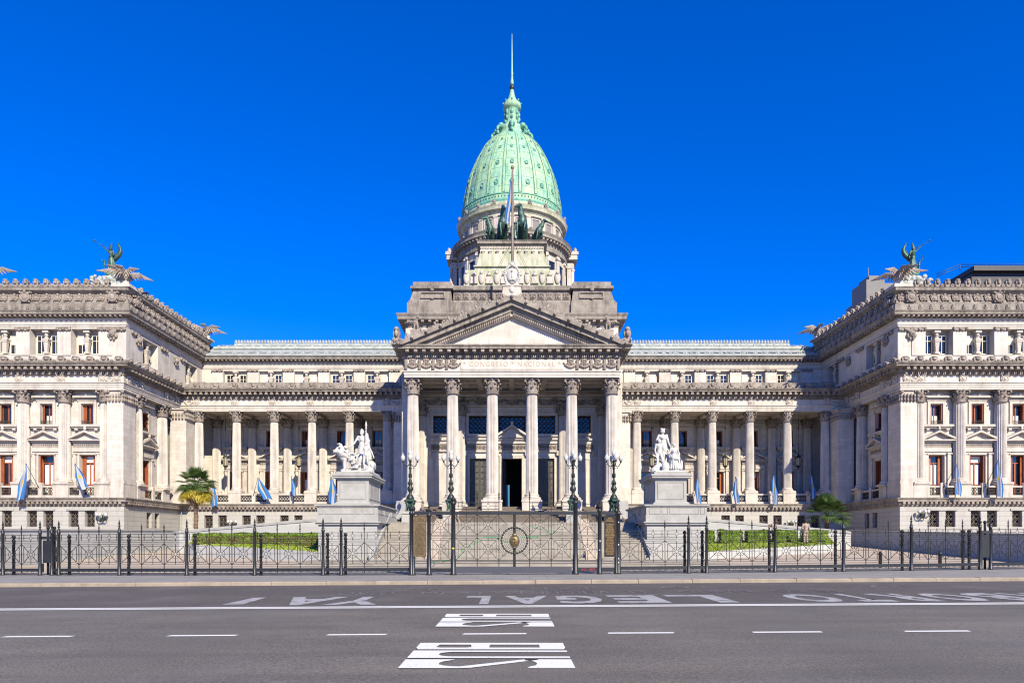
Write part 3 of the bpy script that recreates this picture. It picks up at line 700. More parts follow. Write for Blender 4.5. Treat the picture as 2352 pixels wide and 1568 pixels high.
    ops=[(3.25-.8,3.25+.8,6.4,10.4),(3.25-.63,3.25+.63,13.45,15.5)]
    wall(mb,(-39.4,70.0),(-39.4,85.0),6.0,16.9,ops,.6)
    ops=[]
    for k in range(5):
        s=COLX[k]+2.2+39.4; ops+=[(s-.8,s+.8,7.0,10.4),(s-.63,s+.63,13.45,15.5)]
    wall(mb,(-39.4,85.2),(-10.42,85.2),6.0,17.2,ops,.6)
    # corner piers
    mb.box(-40.25,-38.6,67.8,70.05,7.42,15.6); mb.box(-38.9,-37.1,77.7,80.2,7.42,15.6); mb.box(-13.75,-12.5,79.35,80.3,7.42,15.6); mb.box(-12.3,-10.42,79.5,85.2,6.0,16.8)
    bd(mb,'main_wall',M['wall'])
    for (a,b,c,e) in ((-40.25,-38.6,67.8,70.05),(-38.9,-37.1,77.7,80.2),(-13.75,-12.5,79.35,80.3)):
        mb=MB(); mb.box(a-.08,b+.08,c-.08,e+.08,7.42,7.75); mb.box(a-.03,b+.03,c-.03,e+.03,7.75,7.95)
        mb.box(a,b,c,e,15.6,16.8); mb.box(a-.18,b+.18,c-.18,e+.18,16.68,16.8)
        bd(mb,'pier_moulding',M['trim'])
    random.seed(8)
    for (a,b,c,e) in ((-40.25,-38.6,67.8,70.05),(-38.9,-37.1,77.7,80.2),(-13.75,-12.5,79.35,80.3)):
        mb=MB()
        for row,z in enumerate((15.75,16.15)):
            n=int((b-a)/.3)
            for k in range(n+1):
                x=a+(b-a)*k/n; mb.ell((x,c-.12,z),(.13,.13,.22),6,5)
            n=int((e-c)/.3)
            for k in range(n+1): mb.ell((b+.12,c+(e-c)*k/n,z),(.13,.13,.22),6,5)
        for x in(a,b): mb.ell((x,c-.2,16.52),.2,7,5)
        mb.ell((b+.2,e,16.52),.2,7,5)
        bd(mb,'pier_capital',M['ornament'])
    # engaged columns and bays
    for k in range(5): column(COLW,X(WX[k]),68.35,7.42); bay(X(WX[k]-2.06),68.75,0,k+(3 if sg==1 else 0))
    for y in (70.95,76.1): column(COLW,X(-38.98),y,7.42)
    bay(X(-39.4),73.25,side,1)
    for k in range(6):
        column(COLL,X(COLX[k]),79.85,7.42); column(COLL,X(COLX[k]),84.6,7.42)
    for k in range(5): bay(X(COLX[k]+2.2),85.2,0,k+1+(2 if sg==1 else 0))
    # loggia floor and coffered ceiling
    mb=MB(); mb.box(-38.9,-10.42,79.5,85.2,6.2,7.0); mb.box(-62,-39.4,67.9,68.75,6.05,6.3); mb.box(-39.4,-38.6,70,79.3,6.05,6.3); bd(mb,'loggia_floor',M['trim'])
    mb=MB(); mb.box(-39.0,-10.42,80.35,85.2,17.15,17.4)
    for k in range(7): x=COLX[0]-2.2+4.4*k; mb.box(x+1.9,x+2.5,80.35,85.0,16.8,17.15)
    mb.box(-62,-39.2,67.95,69.0,16.82,17.3); mb.box(-39.7,-38.75,69.0,79.6,16.83,17.3); mb.box(-38.9,-10.42,79.4,80.35,16.81,17.3); mb.box(-38.9,-10.42,84.2,85.2,16.82,17.15)
    bd(mb,'loggia_ceiling',M['trim'])
    # entablature
    mb=MB(); mb.sweep(ARCH+[(-.3,18.14),(-.3,16.8)],LP); bd(mb,'entablature',M['attic'])
    mb=MB(); mb.sweep(CORN+[(-.6,19.36),(-.6,18.14)],LP); bd(mb,'cornice',M['weather_shade'])
    d=MB().box(-.055,.055,-.26,-.12,18.22,18.46); mo=MB().box(-.13,.13,-.82,-.25,18.66,18.93).box(-.16,.16,-.86,-.6,18.60,18.72)
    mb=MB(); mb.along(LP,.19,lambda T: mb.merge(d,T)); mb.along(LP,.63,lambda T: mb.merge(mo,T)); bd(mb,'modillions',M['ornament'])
    rd=roundel(.33,.14); gl=garland(1.0,.5); mb=MB()
    def at(o,x,y,z,a=0): mb.merge(o,Matrix.Translation((x,y,z))@Matrix.Rotation(a,4,'Z'))
    for k in range(5): at(rd,WX[k],67.78,17.84)
    at(rd,-39.2,67.78,17.84); at(gl,-39.93,67.78,17.8)
    for y in (68.6,70.95,76.1,78.5): at(rd,-38.57,y,17.84,PI/2)
    at(gl,-38.57,69.8,17.8,PI/2); at(gl,-38.57,77.3,17.8,PI/2)
    for k in range(6): at(rd,COLX[k],79.28,17.84)
    at(gl,COLX[0]-.9,79.28,17.8); at(gl,COLX[5]+1.0,79.28,17.8); at(rd,COLX[5]+2.0,79.28,17.84)
    bd(mb,'frieze_ornament',M['trim'])
    # crest along the main cornice
    mb=MB(); af=antefix(.9,.62,.25); sc=scroll(.55,.34); 
    wing=[(-62,67.2),(-38.0,67.2),(-38.0,78.8)]; log=[(-37.6,78.9),(-10.9,78.9)]
    mb.along(wing,1.42,lambda T: mb.merge(af,Matrix.Translation((0,0,19.3))@T)); mb.along(wing,1.42,lambda T: mb.merge(sc,Matrix.Translation((0,0,19.3))@T),off=0.0)
    mb.along(log,2.2,lambda T: mb.merge(af,Matrix.Translation((0,-.1,19.34))@T)); mb.along(log,2.2,lambda T: mb.merge(sc,Matrix.Translation((0,-.1,19.34))@T),off=0.0)
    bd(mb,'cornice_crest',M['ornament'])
    mb=MB(); mb.prism([(79.0,19.3),(79.12,20.12),(80.0,20.12),(80.0,19.3)],-37.4,-10.6,'x'); 
    for k in range(6): mb.box(COLX[k]-.9,COLX[k]+.9,79.3,80.1,20.12,20.22)
    mb.prism([(79.8,19.36),(85,19.5),(85,19.3),(79.8,19.3)],-38,-10.8,'x')
    bd(mb,'terrace_parapet',M['weather_shade'])
    # upper storey
    ops=[];
    for k in range(5): s=L(WX[k]-2.06); ops.append((s-1.38,s+1.38,20.35,22.95))
    mb=MB(); wall(mb,(-62,68.3),(-38.6,68.3),19.2,23.2,ops,.85)
    wall(mb,(-38.6,68.3),(-38.6,85),19.2,23.2,[(3.1,6.1,20.35,22.95),(12.4,15.4,20.35,22.95)],.85)
    ops=[(COLX[k]+2.2+38.6-1.5,COLX[k]+2.2+38.6+1.5,20.35,22.9) for k in range(5)]
    wall(mb,(-38.6,85),(-10.92,85),19.2,23.2,ops,.45)
    for k in range(5): mb.box(WX[k]-3.45,WX[k]-.68,69.14,69.3,20.3,23.0)
    mb.box(-39.6,-39.44,71,84.5,20.3,23.0); mb.box(-38.6,-10.92,85.44,85.6,20.3,23.0)
    bd(mb,'upper_wall',M['attic'])
    for k in range(5): atticpair(X(WX[k]-2.06),68.3,20.6,0,k+(0 if sg==-1 else 4),.68,.72)
    for i,yy in enumerate((72.9,82.2)): atticpair(X(-38.6),yy,20.6,side,i+1,.68,.8)
    for k in range(5): atticpair(X(COLX[k]+2.2),85,20.6,0,k+2+(1 if sg==1 else 0),.33,.82)
    for k in range(5): bd(MB().box(WX[k]-.68,WX[k]+.68,68.22,68.3,20.3,22.8),'attic_pilaster',M['attic'])
    for k in range(6): bd(MB().box(COLX[k]-.7,COLX[k]+.7,84.86,85.0,20.2,22.8),'attic_pilaster',M['attic'])
    for k in range(5): inst('pilaster_capital',KIT['acap'],B,(X(WX[k]),68.24,23.02))
    for k in range(6): inst('pilaster_capital',KIT['acap'],B,(X(COLX[k]),84.88,23.02),0,(1,1,.8))
    for p,rz in (((-39.3,68.28),0),((-38.58,69.8),side),((-38.58,75.6),side),((-38.58,80.0),side)): inst('pilaster_capital',KIT['acap'],B,(X(p[0]),p[1],23.02),rz)
    mk_=MB(); mk_.ell((0,-.2,-.2),(.3,.22,.34),10,8); mk_.ell((0,-.12,.05),(.42,.16,.26),8,6)
    for s in(-1,1): mk_.ell((s*.32,-.1,-.35),(.2,.12,.26),7,5); mk_.ell((s*.15,-.15,-.65),(.14,.1,.2),6,5)
    mk_.ell((0,-.4,-.22),(.08,.1,.12),6,5); me=mk(mk_,'lion_mask',M['ornament'])
    for p,rz in (((-39.9,68.28),0),((-38.58,70.4),side),((-38.58,78.2),side)): inst('lion_mask',me,B,(X(p[0]),p[1],22.6),rz)
    mb=MB(); mb.sweep(ATTE+[(-.2,23.98),(-.2,23.15)],AP); bd(mb,'attic_entablature',M['attic'])
    mb=MB(); mb.sweep(ATTC+[(-.4,24.66),(-.4,23.98)],AP); bd(mb,'attic_cornice',M['weather_shade'])
    mo=MB().box(-.11,.11,-.62,-.13,24.04,24.21); mb=MB(); mb.along(AP,.5,lambda T: mb.merge(mo,T)); bd(mb,'modillions',M['ornament'])
    # parapet over the wing
    WP=[(-62,68.0),(-38.3,68.0),(-38.3,86.6)]
    mb=MB(); mb.sweep([(.35,24.6),(.30,25.25),(.1,25.32),(.12,25.4),(-.25,26.42),(-.3,26.42),(-.3,24.6)],WP); bd(mb,'parapet',M['weather_shade'])
    mb=MB(); mb.sweep([(-.27,26.40),(-.1,26.5),(.0,26.62),(.16,26.68),(.16,26.86),(.22,26.98),(-1.2,27.05),(-1.2,26.40)],WP); bd(mb,'parapet_cornice',M['weather_shade'])
    rd=roundel(.34,.14); mb=MB(); Tl=lambda T: Matrix.Translation((0,0,25.88))@T@Matrix.Translation((0,.05,0))@Matrix.Rotation(R(-20),4,'X')
    mb.along(WP,1.08,lambda T: mb.merge(rd,Tl(T)))
    a2=antefix(.3,.42,.16); mb.along(WP,1.08,lambda T: mb.merge(a2,Matrix.Translation((0,0,24.75))@T@Matrix.Translation((0,-.32,0))),off=0)
    rb=roundel(.5,.3)
    for T in (Matrix.Translation((-39.6,67.85,25.9)),Matrix.Translation((-38.2,69.3,25.9))@Matrix.Rotation(PI/2,4,'Z'),Matrix.Translation((-48.3,67.9,25.9))): mb.merge(rb,T)
    bd(mb,'parapet_ornament',M['ornament'])
    mb=MB(); a3=antefix(.62,.78,.3); s3=scroll(.42,.36); WQ=[(-62,68.0),(-39.8,68.0)]; WR=[(-38.3,69.8),(-38.3,85.6)]
    for q in(WQ,WR):
        mb.along(q,1.03,lambda T: mb.merge(a3,Matrix.Translation((0,0,27.0))@T)); mb.along(q,1.03,lambda T: mb.merge(s3,Matrix.Translation((0,0,27.0))@T),off=0)
    bd(mb,'roof_crest',M['ornament'])
    mb=MB(); mb.tbox(-38.9,68.7,27.0,27.35,.95,.95,.85,.85); mb.lathe([(.62,27.35),(.45,27.6),(.42,27.9),(.6,28.1)],12,(-38.9,68.7)); mb.tbox(-38.6,86.2,27.0,27.2,.8,.8,.7,.7); mb.lathe([(.5,27.2),(.36,27.35),(.5,27.6)],12,(-38.6,86.2)); bd(mb,'corner_plinth',M['trim'])
    mb=MB(); mb.box(-62,-38.8,68.6,95,26.0,26.9); mb.box(-62,-38.85,86.7,110,3,25.8); bd(mb,'flat_roof',M['weather_shade'])
    # lead roof behind the attic
    mb=MB(); mb.prism([(84.4,24.66),(84.5,24.95),(86.6,25.6),(87.3,26.5),(90.0,27.55),(90.0,24.66)],-38.4,-10.92,'x'); mb.prism([(90.0,24.66),(90.0,27.55),(90.4,27.55),(90.4,24.66)],-36.6,-10.92,'x')
    x=-38.0
    while x<-11: mb.prism([(84.5,24.95),(84.5,25.06),(86.6,25.7),(90,27.66),(90,27.5),(86.6,25.58)],x,x+.09,'x'); x+=.88
    bd(mb,'lead_roof',M['roofmetal'])
    mb=MB(); c1=antefix(.36,.62,.14); c2=scroll(.5,.36,.2); mb.along([(-36.6,90.1),(-10.95,90.1)],.38,lambda T: mb.merge(c1,Matrix.Translation((0,0,27.62))@T))
    mb.box(-36.6,-10.95,89.9,90.3,27.5,27.72)
    mb.along([(-38,87.3),(-10.95,87.3)],1.1,lambda T: mb.merge(c2,Matrix.Translation((0,-.05,26.4))@T)); mb.along([(-38,84.7),(-10.95,84.7)],1.4,lambda T: mb.merge(c2,Matrix.Translation((0,0,24.85))@T))
    mb.prism([(86.9,26.2),(86.95,26.5),(87.3,26.62),(87.4,26.2)],-38,-10.95,'x')
    bd(mb,'ridge_crest',M['crestmetal'])
half(-1); half(1)
# ================================================================ portico
mb=MB(); 
# back wall with doors and windows (s measured from x=-9.6)
o=lambda a,b,c,d:(a+9.6,b+9.6,c,d)
OPS=[o(-1.08,1.08,5.0,10.8),o(-4.65,-2.45,5.0,10.8),o(2.45,4.65,5.0,10.8),o(-4.75,-1.95,13.5,15.5),o(-1.5,1.5,13.5,15.5),o(1.95,4.75,13.5,15.5),o(-8.65,-7.15,13.55,15.5),o(7.15,8.65,13.55,15.5)]
KB=.9133
def back(mb,y0=75,y1=68.5):      # the portico's back wall stands five metres behind the columns
    mb.v=[(p[0]*KB,y1+(p[1]-y0),1.7+(p[2]-1.7)*KB) for p in mb.v]; return mb
wall(mb,(-10.6,75),(10.6,75),4.9,18.3,[(a+1,b+1,c,d) for a,b,c,d in OPS],.7); back(mb).build('portico_wall',M['attic'],B); mb=MB()
for s in(-1,1): MB().box(s*9.62,s*10.42,64.6,79.3,2.0,16.7).box(s*9.62,s*9.8,63.8,79.0,16.7,18.3).build('portico_side_wall',M['attic'],B)
mb=MB(); mb.sweep([(0,16.7),(0,16.95),(.05,16.96),(.05,17.15),(.12,17.2),(.15,17.3),(.03,17.33),(.03,18.38),(-.9,18.38),(-.9,16.7)],PP); mb.box(-9.6,9.6,63.3,70,17.05,17.3)
for k in range(7): x=-9.2+3.06*k; mb.box(x-.25,x+.25,63.4,68.5,16.78,17.05)
for y in(65.2,67): mb.box(-9.6,9.6,y-.22,y+.22,16.82,17.04)
mb.build('portico_entablature',M['attic'],B)
mb=MB(); mb.sweep([(.03,18.36),(.12,18.42),(.12,18.75),(.28,18.8),(.28,19.08),(.9,19.1),(.9,19.25),(1.0,19.36),(-.5,19.42),(-.5,18.36)],PP); mb.build('portico_cornice',M['weather_shade'],B)
d=MB().box(-.055,.055,-.26,-.11,18.46,18.72); mo=MB().box(-.15,.15,-.82,-.27,18.84,19.1).ell((0,-.75,18.9),(.14,.12,.12),6,4)
mb=MB(); mb.along(PP,.185,lambda T: mb.merge(d,T)); mb.along(PP,.745,lambda T: mb.merge(mo,T)); mb.build('modillions',M['ornament'],B)
# inscription and garlands in the frieze
mb=MB(); mb.box(-4.72,4.72,62.36,62.42,17.42,18.32); pn=mb.build('inscription_panel',M['attic'],B)
me=textmesh('* CONGRESO * NACIONAL *',.60,M['carve_shade'],.008,spacing=1.28); t=inst('inscription_lettering',me,pn,(0,62.35,17.86)); t.rotation_euler=(R(90),0,0)
bx=[v.co.x for v in me.vertices]; t.scale=(8.9/(max(bx)-min(bx)),1.05,1)
mb=MB(); gl=garland(1.25,.55); rd=roundel(.2,.1)
for s in(-1,1):
    for k in range(4):
        x=s*(5.35+k*1.24)
        mb.merge(gl,Matrix.Translation((x,62.42,17.85))); mb.merge(rd,Matrix.Translation((x,62.42,18.05)))
        for j in range(5): mb.ell((x+s*.62,62.34,17.5+.17*j),(.17,.14,.12),6,5)
    for y in (64,66,68,70,72,74,76): mb.merge(gl,Matrix.Translation((s*9.88,y,17.85))@Matrix.Rotation(s*PI/2,4,'Z'))
mb.build('frieze_ornament',M['ornament'],B)
# pediment
def rake(mb,v0,v1,y0,y1,xo=10.85,zb=19.4,slope=.41,seg=1):
    """band between vertical offsets v0>v1 below the top line"""
    for s in(-1,1):
        za=zb+slope*xo; xa0=xo-max(0,0)/slope
        def X0(v): return xo-v/slope if v/slope<xo else 0
        mb.prism([(s*X0(v0),zb),(0,za-v0),(0,za-v1),(s*X0(v1),zb)],y0,y1)
mb=MB(); rake(mb,.42,0,61.25,64.0); mb.build('raking_cornice',M['weather_shade'],B)
mb=MB(); rake(mb,.85,.42,61.55,63.8); rake(mb,1.25,.85,61.95,63.8,); mb.build('raking_moulding',M['weather_shade'],B)
mb=MB(); rake(mb,1.62,1.25,62.2,63.8); mb.build('raking_bed_moulding',M['trim'],B)
mb=MB()
for s in(-1,1):
    n=44
    for k in range(1,n):
        x=(7.9)*k/n; z=19.4+.41*10.85-1.22-.41*x
        if z<19.62: continue
        mb.prism([(s*x-.055,z-.3-.0),(s*x+.055,z-.3-(.045)),(s*x+.055,z-.04-.045),(s*x-.055,z-.04)] if s==1 else [(s*x-.055,z-.3-.045),(s*x+.055,z-.3),(s*x+.055,z-.04),(s*x-.055,z-.04-.045)],62.04,62.2)
mb.build('raking_dentils',M['ornament'],B)
mb=MB(); mb.prism([(-10,19.4),(10,19.4),(0,23.4)],62.6,63.6); mb.build('tympanum',M['attic'],B)
mb=MB(); mb.box(-10.85,10.85,61.45,64,19.36,19.46)
for s in(-1,1): mb.prism([(s*10.7,19.4),(0,23.75),(0,23.2),(s*10.0,19.1)],63.9,70.4)
mb.build('portico_roof',M['weather_shade'],B)
mask=MB(); mask.ell((0,-.08,0),(.15,.14,.17),8,6); mask.ell((0,-.2,-.04),.06,6,4); MASK=mk(mask,'lion_mask',M['ornament'])
leaf=MB(); leaf.ell((0,0,.25),(.12,.1,.26),7,5)
for s in(-1,1): leaf.ell((s*.18,0,.14),(.14,.09,.15),6,5,(0,s*.6,0)); leaf.ell((s*.32,0,.06),(.14,.08,.08),6,4)
mb=MB()
for s in(-1,1):
    for k in range(0,9):
        x=s*(1.28*k+.0); z=23.85-.41*abs(x)
        if k or s==1: inst('lion_mask',MASK,B,(x,61.22,z-.2))
    for k in range(1,17):
        x=s*.62*k; mb.merge(leaf,Matrix.Translation((x,61.7,23.8-.41*abs(x)))@Matrix.Rotation(s*R(22.3),4,'Y')@Matrix.Scale(1.2 if k%2 else .7,4))
    mb.merge(antefix(.7,1.35,.5),Matrix.Translation((s*10.45,62.0,19.75))); mb.ell((s*10.2,62,19.85),(.55,.4,.25),8,6)
mb.build('pediment_crest',M['ornament'],B)
# coat of arms over the apex
ca=MB(); ca.tbox(0,62.3,23.3,24.9,.95,.5,.82,.42); ca.box(-.9,.9,61.8,62.8,24.82,24.95); a_=ca.build('coat_of_arms_plinth',M['trim'],B)
ca=MB(); ca.ell((0,62.2,25.85),(.50,.28,.74),20,12); ca.ring((0,62.0,25.85),.0,.01,4,3)
for k in range(26):
    t=R(-75+330*k/25)-0; 
    a=-PI/2+R(18)+R(324)*k/25; ca.ell((.66*cos(a),62.05,25.85+.92*sin(a)),(.12,.12,.13),6,5)
ca.ell((-.4,62,24.98),(.3,.15,.12),7,5,(0,.5,0)); ca.ell((.4,62,24.98),(.3,.15,.12),7,5,(0,-.5,0)); ca.ell((0,61.9,24.5),(.3,.2,.35),8,6)
ca.ell((0,62.05,26.85),(.22,.16,.2),10,8)
for k in range(15):
    a=R(-10+200*k/14); ca.cyl((.2*cos(a),62.1,26.85+.2*sin(a)),(.42*cos(a),62.1,26.85+.42*sin(a)),.035,.01,5)
ca.cyl((0,61.9,25.5),(0,61.9,26.2),.03,.03,5); ca.ell((0,61.9,26.25),(.12,.08,.1),7,5); ca.ell((-.14,61.93,25.45),(.2,.06,.08),7,5); ca.ell((.14,61.93,25.45),(.2,.06,.08),7,5)
ca.build('coat_of_arms',M['statue'],B)
# columns
for k in range(6):
    x=-9.2+3.68*k; column(COLP,x,63.35,5.5,(.92 if k in(2,3) else .9,4.2))
for s in(-1,1):
    for q in (9.05,5.12):
        c=column(COLP,s*q,68.25,5.3,(.9,4.9)); c.scale=(.86,.86,.905)
# trim on the back wall
mb=MB()
def frame(mb,x0,x1,z0,z1,w,t,y=75,bottom=False):
    mb.box(x0-w,x0,y-t,y,z0,z1+w); mb.box(x1,x1+w,y-t,y,z0,z1+w); mb.box(x0,x1,y-t,y,z1,z1+w)
    if bottom: mb.box(x0-w,x1+w,y-t,y,z0-w,z0)
frame(mb,-4.75,4.75,13.5,15.5,.28,.2,bottom=True); frame(mb,-5.1,5.1,13.2,15.85,.14,.12)
for s in(-1,1): frame(mb,min(s*7.15,s*8.65),max(s*7.15,s*8.65),13.55,15.5,.24,.2,bottom=True); mb.box(s*6.2,s*8.95,74.6,75,12.75,12.95); mb.box(s*6.3,s*8.9,74.75,75,12.35,12.75); mb.box(s*6.3,s*8.9,74.8,75,11.55,11.7)
frame(mb,-1.08,1.08,5.0,10.8,.3,.16); 
for s in(-1,1): frame(mb,min(s*4.65,s*2.45),max(s*4.65,s*2.45),5.0,10.8,.24,.14)
mb.box(-5.0,5.0,74.55,75,12.8,12.98); mb.box(-4.95,4.95,74.72,75,12.4,12.8); mb.box(-4.95,4.95,74.8,75,11.5,11.68)
mb.prism([(-1.75,13.0),(1.75,13.0),(0,14.12)],74.4,75); mb.prism([(-1.85,12.98),(0,14.15),(0,14.38),(-1.9,13.2)],74.1,75); mb.prism([(1.85,12.98),(0,14.15),(0,14.38),(1.9,13.2)],74.1,75); mb.ell((0,74.2,14.55),(.16,.2,.24),8,6)
for s in(-1,1):
    for x in (1.55,5.0,6.25,8.95): mb.box(s*x-.12,s*x+.12,74.62,75,11.1,11.6)
    mb.box(s*6.35,s*8.85,74.9,75,5.0,5.6); frame(mb,min(s*6.7,s*8.5),max(s*6.7,s*8.5),5.9,10.7,.08,.06,bottom=True)
mb.box(-10.3,10.3,74.7,75,16.45,16.6); mb.box(-10.3,10.3,74.6,75,17.5,17.8); back(mb).build('portico_wall_moulding',M['trim'],B)
mb=MB()
for k in range(24): 
    x=-4.7+k*.41; mb.ring((x,74.78,12.05),.14,.045,10,4); mb.ell((x,74.78,12.05),(.06,.06,.1),5,4)
for s in(-1,1):
    for k in range(7): x=s*(6.45+k*.38); mb.ring((x,74.78,12.05),.14,.045,10,4); mb.ell((x,74.78,12.05),(.06,.06,.1),5,4)
mb.box(-4.95,4.95,74.84,74.95,11.7,12.4)
for s in(-1,1): mb.box(s*6.3,s*8.9,74.84,74.95,11.7,12.4)
gl2=garland(1.5,.6); random.seed(2)
for k in range(-5,6):
    mb.merge(gl2,Matrix.Translation((k*1.75,74.9,17.05)))
    for j in range(6): mb.ell((k*1.75+random.uniform(-.8,.8),74.8,17.0+random.uniform(-.3,.35)),(.15,.12,.14),6,5)
back(mb).build('portico_frieze',M['ornament'],B)
# window grilles + panes, doors
for (x0,x1,z0,z1) in [(-4.75,-1.95,13.5,15.5),(-1.5,1.5,13.5,15.5),(1.95,4.75,13.5,15.5),(-8.65,-7.15,13.55,15.5),(7.15,8.65,13.55,15.5)]:
    wn=back(MB().box(x0-.02,x1+.02,75.5,75.54,z0-.02,z1+.02)).build('portico_window',M['glass'],B)
    n=max(3,int(round((x1-x0)/.5))); g=back(MB().merge(lattice(x1-x0,z1-z0,n,4,.032),Matrix.Translation((x0,75.2,z0))))
    g.build('window_grille',M['lattice'],wn)
def bronzedoor(w,h):
    g=MB(); g.box(0,w,0,.1,0,h); nx=2; nz=8
    for i in range(nx):
        for j in range(nz):
            x0=w*(i+.14)/nx; x1=w*(i+.86)/nx; z0=.25+(h-.35)*(j+.1)/nz; z1=.25+(h-.35)*(j+.88)/nz
            g.box(x0-.04,x0,-.06,0,z0,z1); g.box(x1,x1+.04,-.06,0,z0,z1); g.box(x0-.04,x1+.04,-.06,0,z0-.04,z0); g.box(x0-.04,x1+.04,-.06,0,z1,z1+.04)
            cx,cz=(x0+x1)/2,(z0+z1)/2; q=min(x1-x0,z1-z0)*.36
            g.ring((cx,-.03,cz),q,.022,10,4); g.ell((cx,-.04,cz),.05,6,4)
            for a in range(4): g.cyl((cx,-.03,cz),(cx+q*1.3*cos(PI/4+a*PI/2),-.03,cz+q*1.3*sin(PI/4+a*PI/2)),.018,.018,4)
    g.box(w/2-.03,w/2+.03,-.08,0,0,h); return g
for s in(-1,1):
    dd=back(MB().merge(bronzedoor(2.2,5.8),Matrix.Translation((2.45 if s==1 else -4.65,75.2,5.0)))).build('bronze_door',M['doorbronze'],B)
back(MB().merge(bronzedoor(.95,5.8),Matrix.Translation((-1.05,75.05,5.0))@Matrix.Rotation(R(66),4,'Z'))).build('bronze_door',M['doorbronze'],B)
mb=MB(); mb.box(-1.5,1.5,80.0,80.1,4.9,11); mb.box(-1.5,-1.4,75.7,80,4.9,11); mb.box(1.4,1.5,75.7,80,4.9,11); mb.box(-1.5,1.5,75.7,80,10.9,11.0); back(mb).build('entrance_interior',M['dark'],B)
back(MB().box(-.72,-.28,76.0,76.05,5.0,8.0)).build('blue_screen',M['bluepanel'],B)
# floor and upper steps
mb=MB(); mb.box(-9.6,9.6,65.0,75,2.0,4.98); 
n=12
for i in range(n): mb.box(-9.6,9.6,56+i*.75,65.0,2.9,3.1+(1.9)*(i+1)/n - .0) if False else mb.box(-9.6,9.6,56.0+i*.75,56.0+(i+1)*.75+.001*i,2.0,3.1+1.88*(i+1)/n)
mb.build('upper_steps',M['shaded_dirty_step'],B)
# blocks beside the steps and the terrace
mb=MB(); mb.box(-13.2,13.2,50.0,55.98,.1,3.1)
for s in(-1,1): mb.box(s*9.61,s*13.2,56,79.2,.1,3.6); mb.box(s*9.3,s*10.6,62.2,64.4,3.6,5.4)
mb.build('terrace',M['pedblock'],B)
mb=MB(); n=16
for i in range(n):
    z=.5+2.6*(i+1)/n; mb.box(-9.0,9.0,44.4+i*.35,44.4+(i+1)*.35+.002*(i%2),.1,z)
for i,(y,z) in enumerate(((37.6,.27),(39.6,.39),(41.6,.5))): mb.box(-13.0,13.0,y,44.4 if i==2 else y+2.0,-.2,z)
mb.box(-9.0,9.0,49.99,50.05,.1,3.104)
mb.build('front_steps',M['step'],B)
for s in(-1,1):
    mb=MB(); mb.prism([(50.2,3.35),(44.9,.85),(44.9,.3),(50.2,.3)],s*4.85,s*5.6,'x'); mb.box(s*4.8,s*5.65,44.3,44.92,.3,1.0); mb.build('stair_cheek',M['paving'],B)
    mb=MB(); mb.prism([(50.4,3.75),(44.3,.95),(44.3,.3),(50.4,.3)],s*8.95,s*9.3,'x'); mb.build('stair_coping',M['pedestal'],B)
# ================================================================ central block above the portico
CB=[(-10.9,112),(-10.9,70),(10.9,70),(10.9,112)]
mb=MB(); wall(mb,CB[0],CB[1],16,24.0,[],0); wall(mb,CB[1],CB[2],19,24.0,[],0); wall(mb,CB[2],CB[3],16,24.0,[],0); mb.box(-10.9,10.9,70.5,111.5,23.5,24.6); mb.build('central_block_wall',M['attic'],B)
mb=MB(); mb.sweep([(0,23.6),(.06,23.65),(.06,23.95),(.18,24.0),(.18,24.22),(.74,24.26),(.74,24.5),(.86,24.74),(.86,24.84),(0,24.96),(-.5,24.96),(-.5,23.6)],CB); mb.build('central_cornice',M['weather_shade'],B)
mo=MB().box(-.14,.14,-.66,-.17,24.03,24.25); mb=MB(); mb.along(CB,.72,lambda T: mb.merge(mo,T)); mb.build('modillions',M['ornament'],B)
mb=MB()
for s in(-1,1):
    mb.box(s*6.05,s*10.76,70.0,75,24.95,26.2); mb.box(s*6.1,s*10.6,70.05,75,26.2,26.42)
    mb.prism([(s*10.5,26.42),(s*10.1,27.6),(s*6.3,27.6),(s*6.15,26.42)],70.15,75); mb.box(s*6.05,s*10.4,69.85,75,27.6,27.85); mb.box(s*6.25,s*10.15,70,75,27.85,28.3)
mb.box(-6.05,6.05,70.3,75,24.95,26.3); mb.box(-6.05,6.05,70.5,75,26.3,27.6); mb.box(-6.1,6.1,70.2,75,27.55,27.98); mb.box(-10.3,10.3,75,110,24.9,28.1)
mb.build('attic_block',M['weather_shade'],B)
mb=MB()
for k in range(14):
    x=-5.6+k*.86; mb.merge(roundel(.2,.1),Matrix.Translation((x,70.48,26.98))); frame(mb,x-.3,x+.3,26.7,27.26,.06,.06,70.5,True)
for s in(-1,1):
    frame(mb,min(s*7,s*9.3),max(s*7,s*9.3),26.75,27.2,.1,.14,70.15,True); mb.ell((s*8.2,70,27.55),(.25,.15,.25),8,6); mb.ell((s*8.2,70,26.6),(.16,.12,.12),6,5)
mb.build('attic_block_ornament',M['ornament'],B)
# chariot pedestal
mb=MB(); mb.box(-5.75,5.75,74.9,84,28.0,29.75); mb.tbox(0,79.2,29.75,31.5,5.3,4.3,5.15,4.2)
mb.tbox(0,79.6,31.5,32.1,4.15,4.1,4.1,4.1); mb.tbox(0,79.6,32.1,33.75,3.95,3.7,3.62,3.5); mb.box(-3.55,3.55,76.3,83,33.75,34.85)
mb.box(-4.25,4.25,75.3,83.5,32.02,32.14); mb.build('chariot_pedestal',M['mossy'],B)
mb=MB(); mb.sweep([(0,34.6),(.08,34.66),(.08,34.8),(.32,34.86),(.32,35.05),(.42,35.2),(-3,35.3),(-3,34.6)],[(-3.55,83),(-3.55,76.3),(3.55,76.3),(3.55,83)]); mb.build('pedestal_cornice',M['weather_shade'],B)
mb=MB(); d=MB().box(-.05,.05,-.1,0,34.4,34.58); mb.along([(-3.55,76.3),(3.55,76.3)],.18,lambda T: mb.merge(d,T))
